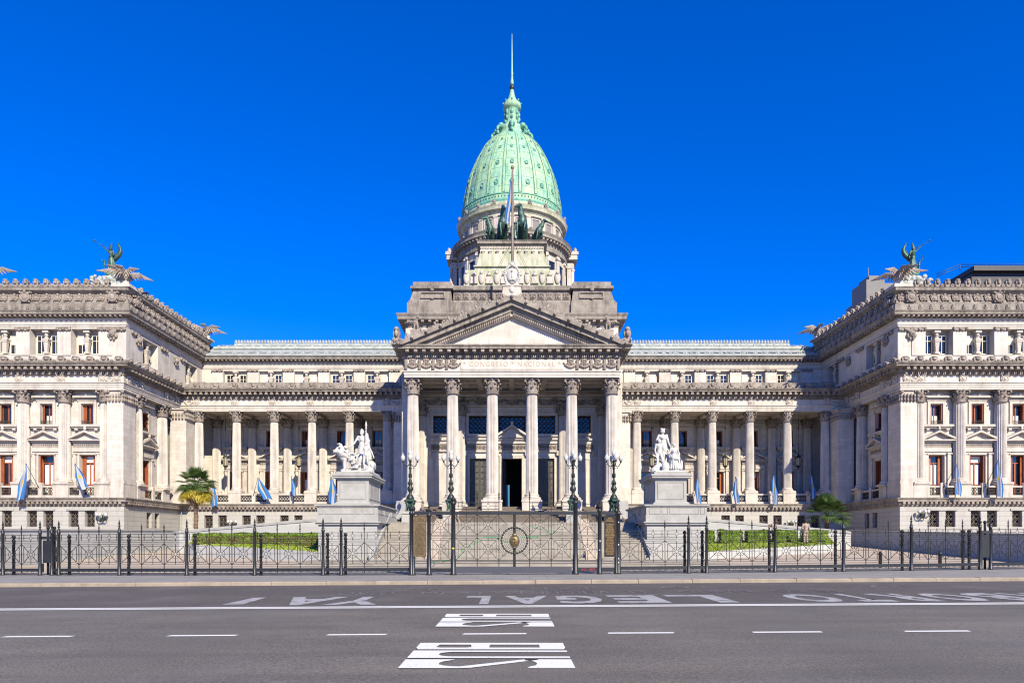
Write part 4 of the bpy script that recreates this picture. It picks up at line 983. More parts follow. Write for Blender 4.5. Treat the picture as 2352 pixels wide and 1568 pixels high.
br=MB().box(-.17,.17,-.28,0,34.0,34.2).box(-.12,.12,-.2,0,33.82,34.0); mb.along([(-3.6,76.3),(3.6,76.3)],.78,lambda T: mb.merge(br,T)); mb.build('pedestal_brackets',M['trim'],B)
mb=MB()
for k in range(7):
    x=-5.0+k*1.667
    mb.ell((x,74.85,30.6),(.33,.2,.72),12,10); mb.ell((x,74.7,31.1),(.2,.14,.22),7,5)
    if k<6:
        x+=.83; mb.prism([(x-.42,29.95),(x+.42,29.95),(x+.3,30.7),(x-.3,30.7)],74.7,75); mb.ell((x,74.8,30.95),(.3,.14,.2),7,5); mb.ell((x,74.8,31.2),.14,6,5)
mb.build('pedestal_shields',M['trim'],B)
# ================================================================ drum and dome
YD=100.0
def ringlathe(prof,mat,name,seg=96,flute=None,smooth=False): return MB().lathe(prof,seg,(0,YD),flute,smooth).build(name,mat,B)
ringlathe([(8.1,27.5),(8.1,30.0),(7.7,30.1),(7.7,42.2)],M['attic'],'drum_wall')
ringlathe([(7.6,41.4),(8.1,41.5),(8.1,41.9),(8.0,41.95),(8.0,42.5),(8.15,42.6),(8.15,42.9),(8.7,43.0),(8.7,43.3),(8.85,43.6),(7.5,43.8)],M['weather_shade'],'drum_cornice')
ringlathe([(7.0,43.6),(7.35,43.7),(7.35,44.1),(7.15,44.15),(7.15,46.6)],M['attic'],'upper_drum_wall')
ringlathe([(7.1,46.0),(7.4,46.05),(7.4,46.3),(7.5,46.4),(7.5,46.6),(7.9,46.7),(7.95,47.0),(8.05,47.25),(7.6,47.35),(7.6,47.75),(7.4,47.9),(7.1,47.9)],M['mossy'],'upper_drum_cornice')
mo=MB().box(-.14,.14,-.5,0,0,.26); mb=MB()
for k in range(84):
    a=2*PI*k/84; mb.merge(mo,Matrix.Translation((0,YD,42.66))@Matrix.Rotation(a,4,'Z')@Matrix.Translation((0,-8.1,0)))
mb.build('modillions',M['ornament'],B)
pil=MB().box(-.3,.3,-.22,.3,30.1,41.4).box(-.38,.38,-.32,.3,40.9,41.4).ell((-.33,-.3,41.0),.16,6,5).ell((.33,-.3,41.0),.16,6,5)
pil2=MB().box(-.28,.28,-.18,.3,44.1,46.05).box(-.33,.33,-.24,.3,45.85,46.05)
winl=MB().box(-.62,.62,-.02,.06,36.5,40.4); winu=MB().box(-.55,.55,-.02,.06,44.35,45.7)
fl=MB(); frame(fl,-.62,.62,36.5,40.4,.16,.16,0,True); fu=MB(); frame(fu,-.55,.55,44.35,45.7,.12,.12,0,True)
W1,W2,F1,F2=mk(winl,'window',M['glass']),mk(winu,'window',M['conc']),mk(fl,'window_frame',M['trim']),mk(fu,'window_frame',M['trim']); PI1=mk(pil,'drum_pilaster',M['trim']); PI2=mk(pil2,'drum_pilaster',M['trim'])
for k in range(20):
    a=2*PI*(k+.5)/20-PI
    if cos(a)<-.35: continue      # the far side of the drum is out of sight from the street
    def pl(me,rad,da=0,name=None):
        q=a+da; o=inst(name or me.name,me,B,(rad*sin(q),YD-rad*cos(q),0),q); return o
    pl(PI1,7.72,PI/20,'drum_pilaster'); pl(PI2,7.15,PI/20,'drum_pilaster'); o=pl(W1,7.68,0,'drum_window'); inst('window_frame',F1,o); o=pl(W2,7.13,0,'drum_window'); inst('window_frame',F2,o)
mb=MB(); af=antefix(.5,.62,.2); af2=antefix(.6,.8,.3)
for k in range(20):
    a=2*PI*k/20; mb.merge(af,Matrix.Translation((7.9*sin(a),YD-7.9*cos(a),47.35))@Matrix.Rotation(a,4,'Z')); mb.merge(scroll(.4,.3),Matrix.Translation((8.3*sin(a),YD-8.3*cos(a),43.75))@Matrix.Rotation(a,4,'Z')@Matrix.Scale(1.3,4))
mb.build('drum_crest',M['ornament'],B)
for s in(-1,1):
    q=MB(); q.box(s*8.0,s*8.9,YD-.9,YD+.9,27.5,42.2); q.box(s*7.6,s*9.0,YD-1.0,YD+1.0,41.3,41.9); q.box(s*7.5,s*9.45,YD-1.4,YD+1.4,42.4,43.1); q.box(s*7.5,s*9.6,YD-1.5,YD+1.5,43.1,43.5)
    for y in(-.8,.8): q.cyl((s*8.8,YD+y,31),(s*8.8,YD+y,41.2),.25,.22,10); q.ell((s*8.85,YD+y,41.0),.3,8,6)
    q.merge(antefix(.7,1.0,.5),Matrix.Translation((s*9.2,YD,43.5))); q.build('drum_buttress',M['trim'],B)
DP=[(48.0,7.16),(48.7,7.22),(49.3,7.18),(50.3,7.05),(51.6,6.84),(52.8,6.6),(54.0,6.3),(55.1,5.9),(56.3,5.42),(57.5,4.82),(58.1,4.5),(58.7,4.12),(59.2,3.72),(59.7,3.25),(60.2,2.6)]
def dr(z):
    for (z0,r0),(z1,r1) in zip(DP,DP[1:]):
        if z<=z1: return r0+(r1-r0)*(z-z0)/(z1-z0)
    return DP[-1][1]
mb=MB(); mb.lathe([(7.1,47.5)]+[(r,z) for z,r in DP]+[(2.0,60.8)],120,(0,YD),None,True); dome=mb.build('dome',M['copper'],B)
mb=MB(); mb.lathe([(7.1,47.7),(7.35,47.75),(7.38,48.0),(7.28,48.05),(7.34,48.2),(7.32,48.4),(7.2,48.42)],96,(0,YD),None,False); mb.lathe([(7.15,49.0),(7.3,49.05),(7.28,49.2),(7.1,49.25)],96,(0,YD),None,False)
for k in range(100):
    a=2*PI*k/100; mb.ell((7.28*sin(a),YD-7.28*cos(a),48.75),.10,5,4)
mb.build('dome_rim',M['copper2'],dome)
for k in range(20):
    a=2*PI*k/20+PI/20
    if cos(a)<-.5: continue
    rb=MB(); n=60
    pts=[]
    for j in range(n+1):
        z=49.3+(60.1-49.3)*j/n; r=dr(z)+.05; w=.16*(.35+.65*r/7.2); pts.append((r,z,w))
    vs=[];fs=[]
    for (r,z,wd) in pts: vs+= [(-wd,-r+.1,z),(-wd*.8,-r-.07,z),(wd*.8,-r-.07,z),(wd,-r+.1,z)]
    for j in range(n): b=j*4; fs+= [(b,b+1,b+5,b+4),(b+1,b+2,b+6,b+5),(b+2,b+3,b+7,b+6)]
    rb.add(vs,fs)
    for j in range(0,n):
        r,z,wd=pts[j]; 
        for s in(-1,1): rb.ell((s*wd*1.25,-r-.06,z),.07*(.5+.5*r/7.2),5,4)
    o=inst('dome_rib',mk(rb,'dome_rib',M['copper']),dome,(0,YD,0),a)
oc=MB()
for zz in (50.2,51.6,53,54.4,55.6,56.8,57.9,58.9): oc.ring((0,YD,zz),dr(zz)+.005,.022,72,4,'xy')
for z,q in ((50.9,.34),(53.9,.3),(56.6,.24),(58.2,.17)):
    sl_=math.atan2(dr(z-.3)-dr(z+.3),.6)
    for k in range(20):
        a=2*PI*k/20; 
        if cos(a)<-.5: continue
        T=Matrix.Translation((0,YD,0))@Matrix.Rotation(a,4,'Z')@Matrix.Translation((0,-dr(z)-.02,z))@Matrix.Rotation(-sl_,4,'X')
        e=MB(); e.ring((0,-.04,0),q*.75,q*.22,12,5); e.prism([(q*.7*cos(t*PI/5),q*.7*sin(t*PI/5)) for t in range(10)],-.03,.0); e.ell((0,-.06,-q*1.1),(q*.9,.06,q*.22),7,4)
        oc.merge(e,T)
oc.build('dome_oculi',M['copper2'],dome)
lt=MB(); lt.lathe([(2.3,60.0),(2.42,60.15),(2.2,60.35),(2.0,60.5),(2.05,61.2),(2.15,61.5),(2.05,61.75),(1.7,62.0),(1.3,62.3),(.95,62.6),(.95,63.0),(.95,64.6),(1.1,64.75),(1.3,64.9),(1.34,65.2),(1.25,65.6),(1.2,65.7),(.75,66.1),(.55,66.5),(.40,67.0),(.27,67.6),(.22,67.9)],32,(0,YD))
lt=lt.build('dome_lantern',M['copper'],B)
mb=MB()
for k in range(8):
    a=2*PI*k/8; c,s=sin(a),-cos(a)
    mb.ring((2.25*c,YD+2.25*s,61.6),.0,.01,3,3); mb.ell((2.2*c,YD+2.2*s,61.6),(.46,.46,.42),9,7); mb.tube([(2.3*c,YD+2.3*s,61.5),(2.85*c,YD+2.85*s,61.2),(3.0*c,YD+3.0*s,60.6),(2.7*c,YD+2.7*s,60.1)],.2,6)
    mb.ell((1.0*c,YD+1.0*s,64.1),(.22,.22,.4),7,6); mb.ell((1.05*c,YD+1.05*s,63.4),(.2,.2,.35),7,6); mb.ell((.95*c,YD+.95*s,64.55),(.16,.16,.16),7,5); mb.ell((1.3*c,YD+1.3*s,65.75),(.12,.12,.16),6,5)
    mb.ell((1.3*c,YD+1.3*s,62.55),(.2,.2,.25),7,5)
mb.build('lantern_ornament',M['copper2'],lt)
MB().lathe([(.2,67.7),(.36,67.9),(.40,68.1),(.3,68.35),(.2,68.5)],16,(0,YD)).build('spire_knob',M['darkbronze'],lt)
MB().lathe([(.2,68.4),(.26,68.8),(.17,69.4),(.14,70.0),(.2,70.15),(.13,70.4),(.10,72.0),(.03,76.0)],12,(0,YD)).build('spire',M['copper'],lt)
# ================================================================ forecourt: pedestals, ramps, planting
SIDE={-1:'left',1:'right'}
for s in(-1,1):
    nm=SIDE[s]
    p=thing('statue_pedestal','tall grey marble pedestal carrying the statue group %s of the front steps'%nm,'pedestal',(0,0,0),0,'marble pedestals flanking the steps')
    sg=s
    def bx(mb,a,b,c,d,e,f): mb.box(s*a,s*b,c,d,e,f)
    mb=MB(); bx(mb,9.12,13.08,46.12,53.4,0,2.84); bx(mb,9.05,13.15,46.05,53.45,0,.6); mb.build('body',M['pedblock'],p)
    mb=MB(); bx(mb,8.95,13.25,45.95,53.5,2.84,2.96); bx(mb,8.85,13.35,45.85,53.6,2.96,3.04); bx(mb,9.02,13.18,46.02,53.5,3.04,3.5); bx(mb,9.06,13.14,46.06,53.46,3.5,4.06)
    bx(mb,8.96,13.24,45.96,53.55,4.06,4.12); bx(mb,8.9,13.3,45.9,53.6,4.12,4.2)
    for (a,b) in ((9.3,10.0),(10.15,10.5),(10.65,12.6),(12.75,13.0)):
        x0,x1=sorted((s*a,s*b)); frame(mb,x0,x1,3.58,3.98,.03,.03,46.06,True)
    for (a,b) in ((46.4,48.2),(48.5,51),(51.3,53.2)):
        x=s*9.06; mb.box(x,x-s*.03,a,b,3.56,3.6); mb.box(x,x-s*.03,a,b,3.96,4.0); mb.box(x,x-s*.03,a,a+.04,3.6,3.96); mb.box(x,x-s*.03,b-.04,b,3.6,3.96)
    mb.build('tier',M['pedestal'],p)
    mb=MB(); mb.box(s*9.9,s*12.45,47.8,52.4,4.2,4.38); mb.tbox(s*11.175,50.1,4.38,4.5,1.25,2.25,1.12,2.12); bx(mb,10.07,12.28,48.0,52.2,4.5,6.05)
    x0,x1=sorted((s*10.3,s*12.05)); frame(mb,x0,x1,4.72,5.85,.05,.045,48.0,True)
    x=s*10.07; 
    for (a,b,c,d) in ((48.3,51.9,4.7,4.75),(48.3,51.9,5.85,5.9),(48.3,48.35,4.75,5.85),(51.85,51.9,4.75,5.85)): mb.box(x,x-s*.04,a,b,c,d)
    mb.build('die',M['pedestal'],p)
    mb=MB(); bx(mb,9.97,12.38,47.9,52.3,6.05,6.15); bx(mb,9.8,12.55,47.72,52.48,6.15,6.3); bx(mb,9.74,12.61,47.66,52.54,6.3,6.42); bx(mb,10.0,12.35,47.95,52.25,6.42,6.62); mb.build('cap',M['pedestal'],p)
    # ramp and side walls
    r=thing('ramp_wall','sloping pale granite wall of the carriage ramp behind the %s lawn'%nm,'wall',(0,0,0),0,'carriage ramp walls')
    mb=MB(); pts=[(13.2,54.6,3.75),(20,55.0,3.2),(27.2,55.8,2.6),(28.0,56.4,2.52),(28.0,57.2,2.5)]
    for (a,b) in zip(pts,pts[1:]):
        v=[]
        for (x,y,z) in (a,b): v+= [(s*x,y,.5),(s*x,y,z),(s*x,y+.45,z),(s*x,y+.45,.5)]
        mb.add(v,[(0,1,5,4),(1,2,6,5),(2,3,7,6),(0,3,2,1),(4,5,6,7)])
    mb.build('wall_face',M['rampwall'],r)
    mb=MB()
    for (a,b) in zip(pts,pts[1:]):
        v=[]
        for (x,y,z) in (a,b): v+= [(s*x,y-.06,z-.22),(s*x,y-.06,z-.02),(s*x,y+.5,z+.02),(s*x,y+.5,z-.22)]
        mb.add(v,[(0,1,5,4),(1,2,6,5),(2,3,7,6),(3,0,4,7),(0,3,2,1),(4,5,6,7)])
    mb.build('coping',M['pedestal'],r)
    zt=(2.32,2.68) if s==-1 else (1.98,2.66)
    q=thing('driveway_wall','pale granite retaining wall along the %s edge of the driveway below the wing'%nm,'wall',(0,0,0),0,'driveway retaining walls')
    mb=MB(); a=(31.6,38.5,zt[0]);b=(30.4,64,zt[1]); v=[]
    for (x,y,z) in (a,b): v+= [(s*x,y,-.3),(s*x,y,z),(s*(x+.6),y,z),(s*(x+.6),y,-.3)]
    mb.add(v,[(0,1,5,4),(1,2,6,5),(2,3,7,6),(3,0,4,7),(0,3,2,1),(4,5,6,7)]); mb.build('wall_face',M['rampwall'],q)
    v=[];mb=MB()
    for (x,y,z) in (a,b): v+= [(s*(x-.08),y,z),(s*(x-.08),y,z+.12),(s*(x+.7),y,z+.12),(s*(x+.7),y,z)]
    mb.add(v,[(0,1,5,4),(1,2,6,5),(2,3,7,6),(3,0,4,7),(0,3,2,1),(4,5,6,7)]); mb.build('coping',M['pedestal'],q)
    # planter wall in front of the lawn
    w_=thing('planter_wall','low white granite wall holding up the %s lawn'%nm,'wall',(0,0,0),0,'low planter walls')
    F_=[(13.1,46.0,1.0),(16,47.6,1.13),(19,49.2,1.26),(22,50.8,1.38),(24,51.8,1.46),(25.0,52.6,1.5),(25.3,53.5,1.5),(25.2,54.6,1.5)]
    mb=MB(); n=len(F_); v=[]
    for (x,y,z) in F_: v+= [(s*x,y,0),(s*x,y,z),(s*(x-.1),y+.35,z),(s*(x-.1),y+.35,0)]
    mb.add(v,[f for i in range(n-1) for f in ((i*4,i*4+1,i*4+5,i*4+4),(i*4+1,i*4+2,i*4+6,i*4+5))]); mb.build('wall_face',M['rampwall'],w_)
    # lawn
    LW=(.34,.55) if s==1 else (.22,.38); G=[]; random.seed(11+s)
    for i in range(n):
        x,y,z=F_[i]; G.append([(s*(x-.05*0),y+.2,z-.02),(s*x,(y+.2)*.5+54.6*.5,z+LW[0]),(s*x,54.65,z+LW[1])])
    mb=MB(); mb.add([p_ for r_ in G for p_ in r_],[(i*3+j,i*3+j+1,i*3+j+4,i*3+j+3) for i in range(n-1) for j in range(2)]); so_=mb.build('planting_soil',M['soil'],None,recalc=False); struct(so_)
    mb=MB()
    for k in range(26000):
        t=random.random()*(n-1); i=min(n-2,int(t)); f=t-i; u=random.random()
        a0=Vector(F_[i]).lerp(Vector(F_[i+1]),f); y0=a0.y+.15; y=y0+(54.6-y0)*u; z=a0.z+(LW[0]*min(1,u*2)+(LW[1]-LW[0])*max(0,u*2-1)); x=s*(a0.x-random.uniform(0,.1))
        if s==-1 and random.random()<.25 and y>51: continue
        a=random.uniform(0,PI); h=random.uniform(.05,.10); w2=.03
        mb.add([(x-w2*cos(a),y-w2*sin(a),z),(x+w2*cos(a),y+w2*sin(a),z),(x+random.uniform(-.04,.04),y+random.uniform(-.04,.04),z+h)],[(0,1,2)])
    g_=mb.build('lawn',M['grass'],None,recalc=False); g_['kind']='stuff'
def hedge(w,d,h,seed,mat,brown=0.0,n=3600):
    random.seed(seed); mb=MB(); mb.box(-w/2+.07,w/2-.07,-d/2+.07,d/2-.07,0.05,h-.09)
    lb=MB()
    for k in range(n):
        f=random.random()
        if f<.34: p=Vector((random.uniform(-w/2,w/2),random.uniform(-d/2,d/2),h)); nn=Vector((0,0,1))
        elif f<.74: p=Vector((random.uniform(-w/2,w/2),-d/2,random.uniform(0.02,h))); nn=Vector((0,-1,0))
        elif f<.87: p=Vector((-w/2,random.uniform(-d/2,d/2),random.uniform(0.02,h))); nn=Vector((-1,0,0))
        else: p=Vector((w/2,random.uniform(-d/2,d/2),random.uniform(0.02,h))); nn=Vector((1,0,0))
        bump=.05*sin(p.x*5+seed)+.04*sin(p.z*9+seed*2)+.04*sin(p.y*7)
        # rounded edges
        for ax,L in ((0,w/2),(1,d/2)):
            e=abs(p[ax])-(L-.12)
            if e>0 and nn.z>0: p.z-=e*e*3
        if p.z>h-.12 and nn.z==0: p-=nn*((p.z-(h-.12))**2*4)
        p+=nn*(bump-random.uniform(0,.08))
        t=Vector((random.uniform(-1,1),random.uniform(-1,1),random.uniform(-1,1))).normalized(); u=t.cross(nn)
        if u.length<.1: continue
        u.normalize(); v=(nn+t*.8).normalized().cross(u); r=random.uniform(.03,.055)
        isb=(nn.z==0 and p.z<h*.75 and random.random()<brown)
        (lb if isb else mb).add([p-u*r,p-v*r*.6,p+u*r,p+v*r*.6],[(0,1,2,3)])
    return mb,lb
ord_=['first','second','third','fourth','fifth','sixth','seventh','eighth','ninth','tenth']
def place_hedge(x,y,z,w,d,h,seed,label,group,brown):
    mb,lb=hedge(w,d,h,seed,M['hedge'],brown,int(2600*w*h/.9)+900)
    o=mb.build('clipped_hedge',M['hedge'],None,recalc=False,loc=(x,y,z)); tag(o,label,'hedge',group)
    if lb.v: inst('browned_leaves',lb.mesh('browned_leaves',M['hedgebrown'],-1,False),o)
xs=[13.9,15.15,16.3,17.35,18.3,19.35,20.4,21.5,22.75,23.95]; ws=[1.15,1.05,.95,.95,.85,.95,.9,1.0,1.05,.95]
for k in range(10):
    place_hedge(xs[k],52.3+(k%2)*.7,1.58+.018*k,ws[k]*.87,1.0,.98-.02*k,k+1,'%s box-shaped green hedge counted outward from the right-hand pedestal'%ord_[k],'clipped box hedges on the right lawn',.04)
for k in range(7):
    x=-13.95-k*1.58; place_hedge(x,52.2+.02*k,1.40+.02*k,1.62,1.1,.92-.02*k,k+31,'%s browning section of low hedge counted outward from the left-hand pedestal'%ord_[k],'browning hedge along the left lawn',.75)
# ---------------- palms
def fanleaf(mb,base,dirv,pet,rad,droop,nl=22):
    d=Vector(dirv).normalized(); up=Vector((0,0,1)); side=d.cross(up).normalized(); nrm=side.cross(d).normalized()
    p0=Vector(base); p1=p0+d*pet*.6; p2=p0+d*pet-up*droop*.25*pet; mb.tube([p0,p1,p2],.016,4)
    d2=(d-up*droop*.5).normalized(); nrm=side.cross(d2).normalized()
    for k in range(nl):
        a=-1.9+3.8*k/(nl-1); r=rad*(1-.12*abs(a)); dd=(d2*cos(a)+side*sin(a)); tip=p2+dd*r-up*(.16+.25*droop)*r+nrm*.1*r*abs(a); mid=p2+dd*r*.55+nrm*.06*r
        wv=dd.cross(nrm).normalized()*.030*rad/.7
        mb.add([p2,mid-wv,tip,mid+wv],[(0,1,2,3)])
def palm(x,y,zb,zc,R_,label,seed,dead=True):
    random.seed(seed); t=thing('fan_palm',label,'palm tree',(x,y,zb)); H=zc-zb
    tr=MB(); pr=[]
    n=34
    for j in range(n+1):
        z=H*j/n; pr.append((.17*(1.1-.25*j/n)+(.03 if j%2 else 0),z))
    tr.lathe(pr,10,smooth=False)
    for j in range(160):
        z=random.uniform(.1,H); a=random.uniform(0,2*PI); tr.tube([(.16*cos(a),.16*sin(a),z),(.27*cos(a),.27*sin(a),z+random.uniform(-.15,.12))],.02,4)
    tr.build('trunk',M['trunk'],t)
    gr=MB();ye=MB();de=MB()
    for k in range(46):
        el=random.uniform(-.15,1.35); a=k*2.4; d=(cos(a)*cos(el),sin(a)*cos(el),sin(el)); fanleaf(gr,(0,0,H),d,R_*random.uniform(.5,.62),R_*.48,.5*(1.2-el))
    for k in range(26):
        el=random.uniform(-.75,-.05); a=k*2.4+1; d=(cos(a)*cos(el),sin(a)*cos(el),sin(el)); fanleaf(ye,(0,0,H-.1),d,R_*.52,R_*.46,.8)
    for k in range(26):
        el=random.uniform(-1.45,-.8); a=k*2.4+.5; d=(cos(a)*cos(el),sin(a)*cos(el),sin(el)); fanleaf(de,(0,0,H-.15),d,R_*.38,R_*.38,.8,14)
    c=gr.build('crown',M['palm'],t,recalc=False); 
    if dead: ye.build('yellowed_leaves',M['palmyellow'],t,recalc=False); de.build('dry_leaf_skirt',M['palmdead'],t,recalc=False)
palm(-29.4,63.5,1.2,6.9,2.05,'fan palm with yellow and dry lower leaves in front of the left inner corner',4)
palm(28.6,62,1.2,4.0,2.25,'dark green fan palm in the shaded right inner corner',9,False)
# ---------------- ironwork
def pd(px): t=(px-1176)/1176; return 32.0+2.6*t*t
def P2(px): Y=pd(px); return Vector((PX(px,Y),Y))
def g0(x): return .15+gz(x)
def rod(mb,x0,z0,x1,z1,r=.008): mb.cyl((x0,0,z0),(x1,0,z1),r*1.85,r*1.85,4,False)
def cell(mb,x0,x1,z0,z1,R0=.22):
    """diagonals, concentric rings and cross inside a rectangle"""
    cx,cz=(x0+x1)/2,(z0+z1)/2; hx,hz=(x1-x0)/2,(z1-z0)/2; q=.10
    mb.ring((cx,0,cz),R0,.009,20,4); mb.ring((cx,0,cz),.083,.011,10,4)
    for a in((1,0),(-1,0),(0,1),(0,-1)):
        e=hx-.06 if a[0] else hz-.04; rod(mb,cx+a[0]*.083,cz+a[1]*.083,cx+a[0]*e,cz+a[1]*e); mb.ell((cx+a[0]*e,0,cz+a[1]*e),.022,5,4)
    for sx in(-1,1):
        for sz in(-1,1):
            kx,kz=cx+sx*(hx-.13),cz+sz*(hz-.11); mb.ring((kx,0,kz),.038,.009,8,4)
            rod(mb,cx+sx*hx,cz+sz*hz,kx+sx*.03,kz+sz*.03,.009); d=Vector((kx-cx,kz-cz)).normalized(); rod(mb,kx-d.x*.038,kz-d.y*.038,cx+d.x*R0*.65,cz+d.y*R0*.65,.009); mb.ell((cx+d.x*R0*.65,0,cz+d.y*R0*.65),.024,5,4)
        rod(mb,cx+sx*(hx-.13),cz-hz+.14,cx+sx*(hx-.13),cz+hz-.14)
    for z in(z0+.11,z1-.11): rod(mb,x0+.16,z,x1-.16,z)
def toprow(mb,x0,x1,z0,z1):
    cx,cz=(x0+x1)/2,(z0+z1)/2; mb.ring((cx,0,cz),.08,.009,10,4)
    for s in(-1,1):
        rod(mb,cx+s*.08,cz,cx+s*((x1-x0)/2-.08),cz); mb.ell((cx+s*((x1-x0)/2-.08),0,cz),.022,5,4); rod(mb,cx+s*((x1-x0)/2-.14),z0,cx+s*((x1-x0)/2-.14),z1); rod(mb,cx,cz+s*.08,cx,cz+s*.19); mb.ell((cx,0,cz+s*.19),.022,5,4)
def spear(mb,x,z,k=1.0):
    mb.lathe([(.012,z),(.045*k,z+.03),(.02*k,z+.07),(.05*k,z+.11),(.05*k,z+.13),(.018*k,z+.19),(.045*k,z+.24),(.028*k,z+.33),(.004,z+.46)],8,(x,0))
def fpanel(w,n):
    mb=MB(); c=w/n
    for z in(2.02,1.72,1.63,1.54,.535,.425): rod(mb,0,z,w,z)
    for i in range(n):
        cell(mb,i*c,(i+1)*c,.535,1.54,min(.22,c*.24)); toprow(mb,i*c,(i+1)*c,1.72,2.02)
        if i: mb.box(i*c-.014,i*c+.014,-.014,.014,.12,2.12); spear(mb,i*c,2.08,.8)
    for z in(.06,.12): rod(mb,0,z,w,z,.010)
    k=int(w/.3)
    for i in range(k): mb.ring((w*(i+.5)/k,0,.13),.06,.008,8,4,a0=0,a1=PI)
    return mb
def rail(w,h0=.19,h1=.35): return MB().box(0,w,-.03,.03,h0,h1)
post=MB().lathe([(.11,0),(.11,.06),(.085,.09),(.082,.5),(.072,.55),(.068,2.08),(.085,2.1),(.085,2.16),(.06,2.18),(.075,2.24),(.05,2.3),(.03,2.34)],14)
fin=MB(); spear(fin,0,2.3,1.15)
POST,FIN=mk(post,'post',M['ironposts']),mk(fin,'finial',M['iron'])
bp=MB().lathe([(.09,0),(.09,.05),(.066,.08),(.064,1.68),(.085,1.7),(.085,1.76),(.06,1.79),(.06,1.84)],12).ell((0,0,1.93),.095,10,8)
for j in range(40):
    a=j*.5; bp.cyl((.068*cos(a),.068*sin(a),.1+j*.039),(.068*cos(a+.5),.068*sin(a+.5),.1+(j+1)*.039),.014,.014,4)
BPOST=mk(bp,'ball_post',M['iron'])
def fence(posts,balls,segs,label,box=None):
    fx=posts[len(posts)//2]; t=thing('iron_fence',label,'fence',(0,0,0))
    for px in posts:
        p=P2(px); o=inst('fence_post',POST,t,(p.x,p.y,g0(p.x)-.01)); inst('finial',FIN,o)
    for px in balls:
        p=P2(px); inst('ball_post',BPOST,t,(p.x+.01,p.y+.28,g0(p.x)-.01))
    for a,b in segs:
        pa,pb=P2(a),P2(b); w=(pb-pa).length; n=max(1,round(w/1.05)); an=math.atan2(pb.y-pa.y,pb.x-pa.x)
        o=inst('fence_panel',mk(fpanel(w,n),'fence_panel',M['iron']),t,(pa.x,pa.y+.02,g0(pa.x)),an); o.rotation_euler[1]=-math.atan((g0(pb.x)-g0(pa.x))/w)
        inst('bottom_rail',mk(rail(w),'bottom_rail',M['ironposts']),o,(0,-.015,0))
    for (a,b) in (box or []):
        pa,pb=P2(a),P2(b); x0,x1=min(pa.x,pb.x)+.1,max(pa.x,pb.x)-.08; z=g0(pa.x)
        MB().box(x0,x1,pa.y+.05,pa.y+.13,z+.62,z+1.75).build('lock_box',M['ironposts'],t); MB().box(x0-.1,x0+.03,pa.y,pa.y+.1,z+.15,z+.6).box(x0-.15,x1+.15,pa.y+.04,pa.y+.14,z+1.8,z+1.95).build('lock_plate',M['ironposts'],t)
        for q in(x0+.1,x1-.06): MB().cyl((q,pa.y+.3,z),(q,pa.y+.3,z+2.3),.06,.06,10).ell((q,pa.y+.3,z+2.38),.085,8,6).build('ball_post',M['iron'],t)
fence([-150,6.6,92,119,135,274,429,585,742,783.5],[22,150.5,288,441,594,748.5,790],[(-150,6.6),(6.6,92),(119,135),(135,274),(274,429),(429,585),(585,742),(742,783.5),(783.5,944.6)],'black wrought iron railing with spear finials left of the central gate',[(92,119)])
fence([1581.5,1623,1780,1937,2093,2251,2275,2440],[1575.5,1616,1771.5,1924.6,2079,2219.6,2234],[(1420,1581.5),(1581.5,1623),(1623,1780),(1780,1937),(1937,2093),(2093,2251),(2275,2440)],'black wrought iron railing with spear finials right of the central gate',[(2251,2275)])
# ---------------- central gate
GT=thing('entrance_gate','tall black double iron gate with ringed brass coat of arms before the steps','gate',(0,0,0)); GY=32.0
gx=lambda px: PX(px,GY)
def gpost(px,h,r,kind):
    x=gx(px); z=g0(x); p=MB().lathe([(r*1.6,0),(r*1.6,.08),(r*1.25,.12),(r*1.2,.9),(r*1.05,.95),(r,h-.2),(r*1.35,h-.18),(r*1.35,h-.1),(r*.9,h-.06),(r*.9,h)],16)
    o=inst('gate_post',mk(p,'gate_post',M['ironposts']),GT,(x,GY,z-.01)); f=MB()
    if kind=='ball': f.ell((0,0,h+.08),r*1.45,12,8)
    elif kind=='spear': spear(f,0,h-.02,1.3)
    else: f.lathe([(r*1.2,h),(r*1.3,h+.05),(r*.6,h+.14),(r*.2,h+.2)],12)
    inst('finial',mk(f,'finial',M['iron']),o); return x,z
for px,h,r,k in ((944.6,3.05,.085,'ball'),(949.5,3.05,.07,'ball'),(985.4,2.95,.085,'spear'),(1041.2,3.5,.10,'cap'),(1321.7,3.5,.105,'cap'),(1377,3.1,.085,'ball'),(1415.5,3.1,.075,'ball'),(1420.5,2.98,.085,'spear')): gpost(px,h,r,k)
mb=MB(); mb.box(gx(944.6),gx(1416),GY-.06,GY+.06,2.96,3.10); mb.build('gate_beam',M['ironposts'],GT)
mb=MB(); mb.box(gx(1045),gx(1313),GY-.05,GY+.03,.24,.52); mb.build('gate_foot_plate',M['gatesheet'],GT)
mb=MB(); mb.box(gx(949),gx(1036),GY-.035,GY+.03,.28,.46); mb.box(gx(1326),gx(1412),GY-.035,GY+.03,.30,.48); mb.build('gate_foot_rail',M['ironposts'],GT)
def leaf_(a,b,n,z0=.5,rows=((.68,1.72),(1.86,2.82))):
    x0,x1=gx(a),gx(b); c=(x1-x0)/n; mb=MB()
    for z in [.55,.62,.68,1.72,1.79,1.86,2.82,2.88]: rod(mb,x0,z,x1,z,.009)
    for i in range(n):
        for (za,zb) in rows: cell(mb,x0+i*c,x0+(i+1)*c,za,zb,.23)
        if i: mb.box(x0+i*c-.018,x0+i*c+.018,-.018,.018,.2,3.55); spear(mb,x0+i*c,3.5,.9)
    return mb
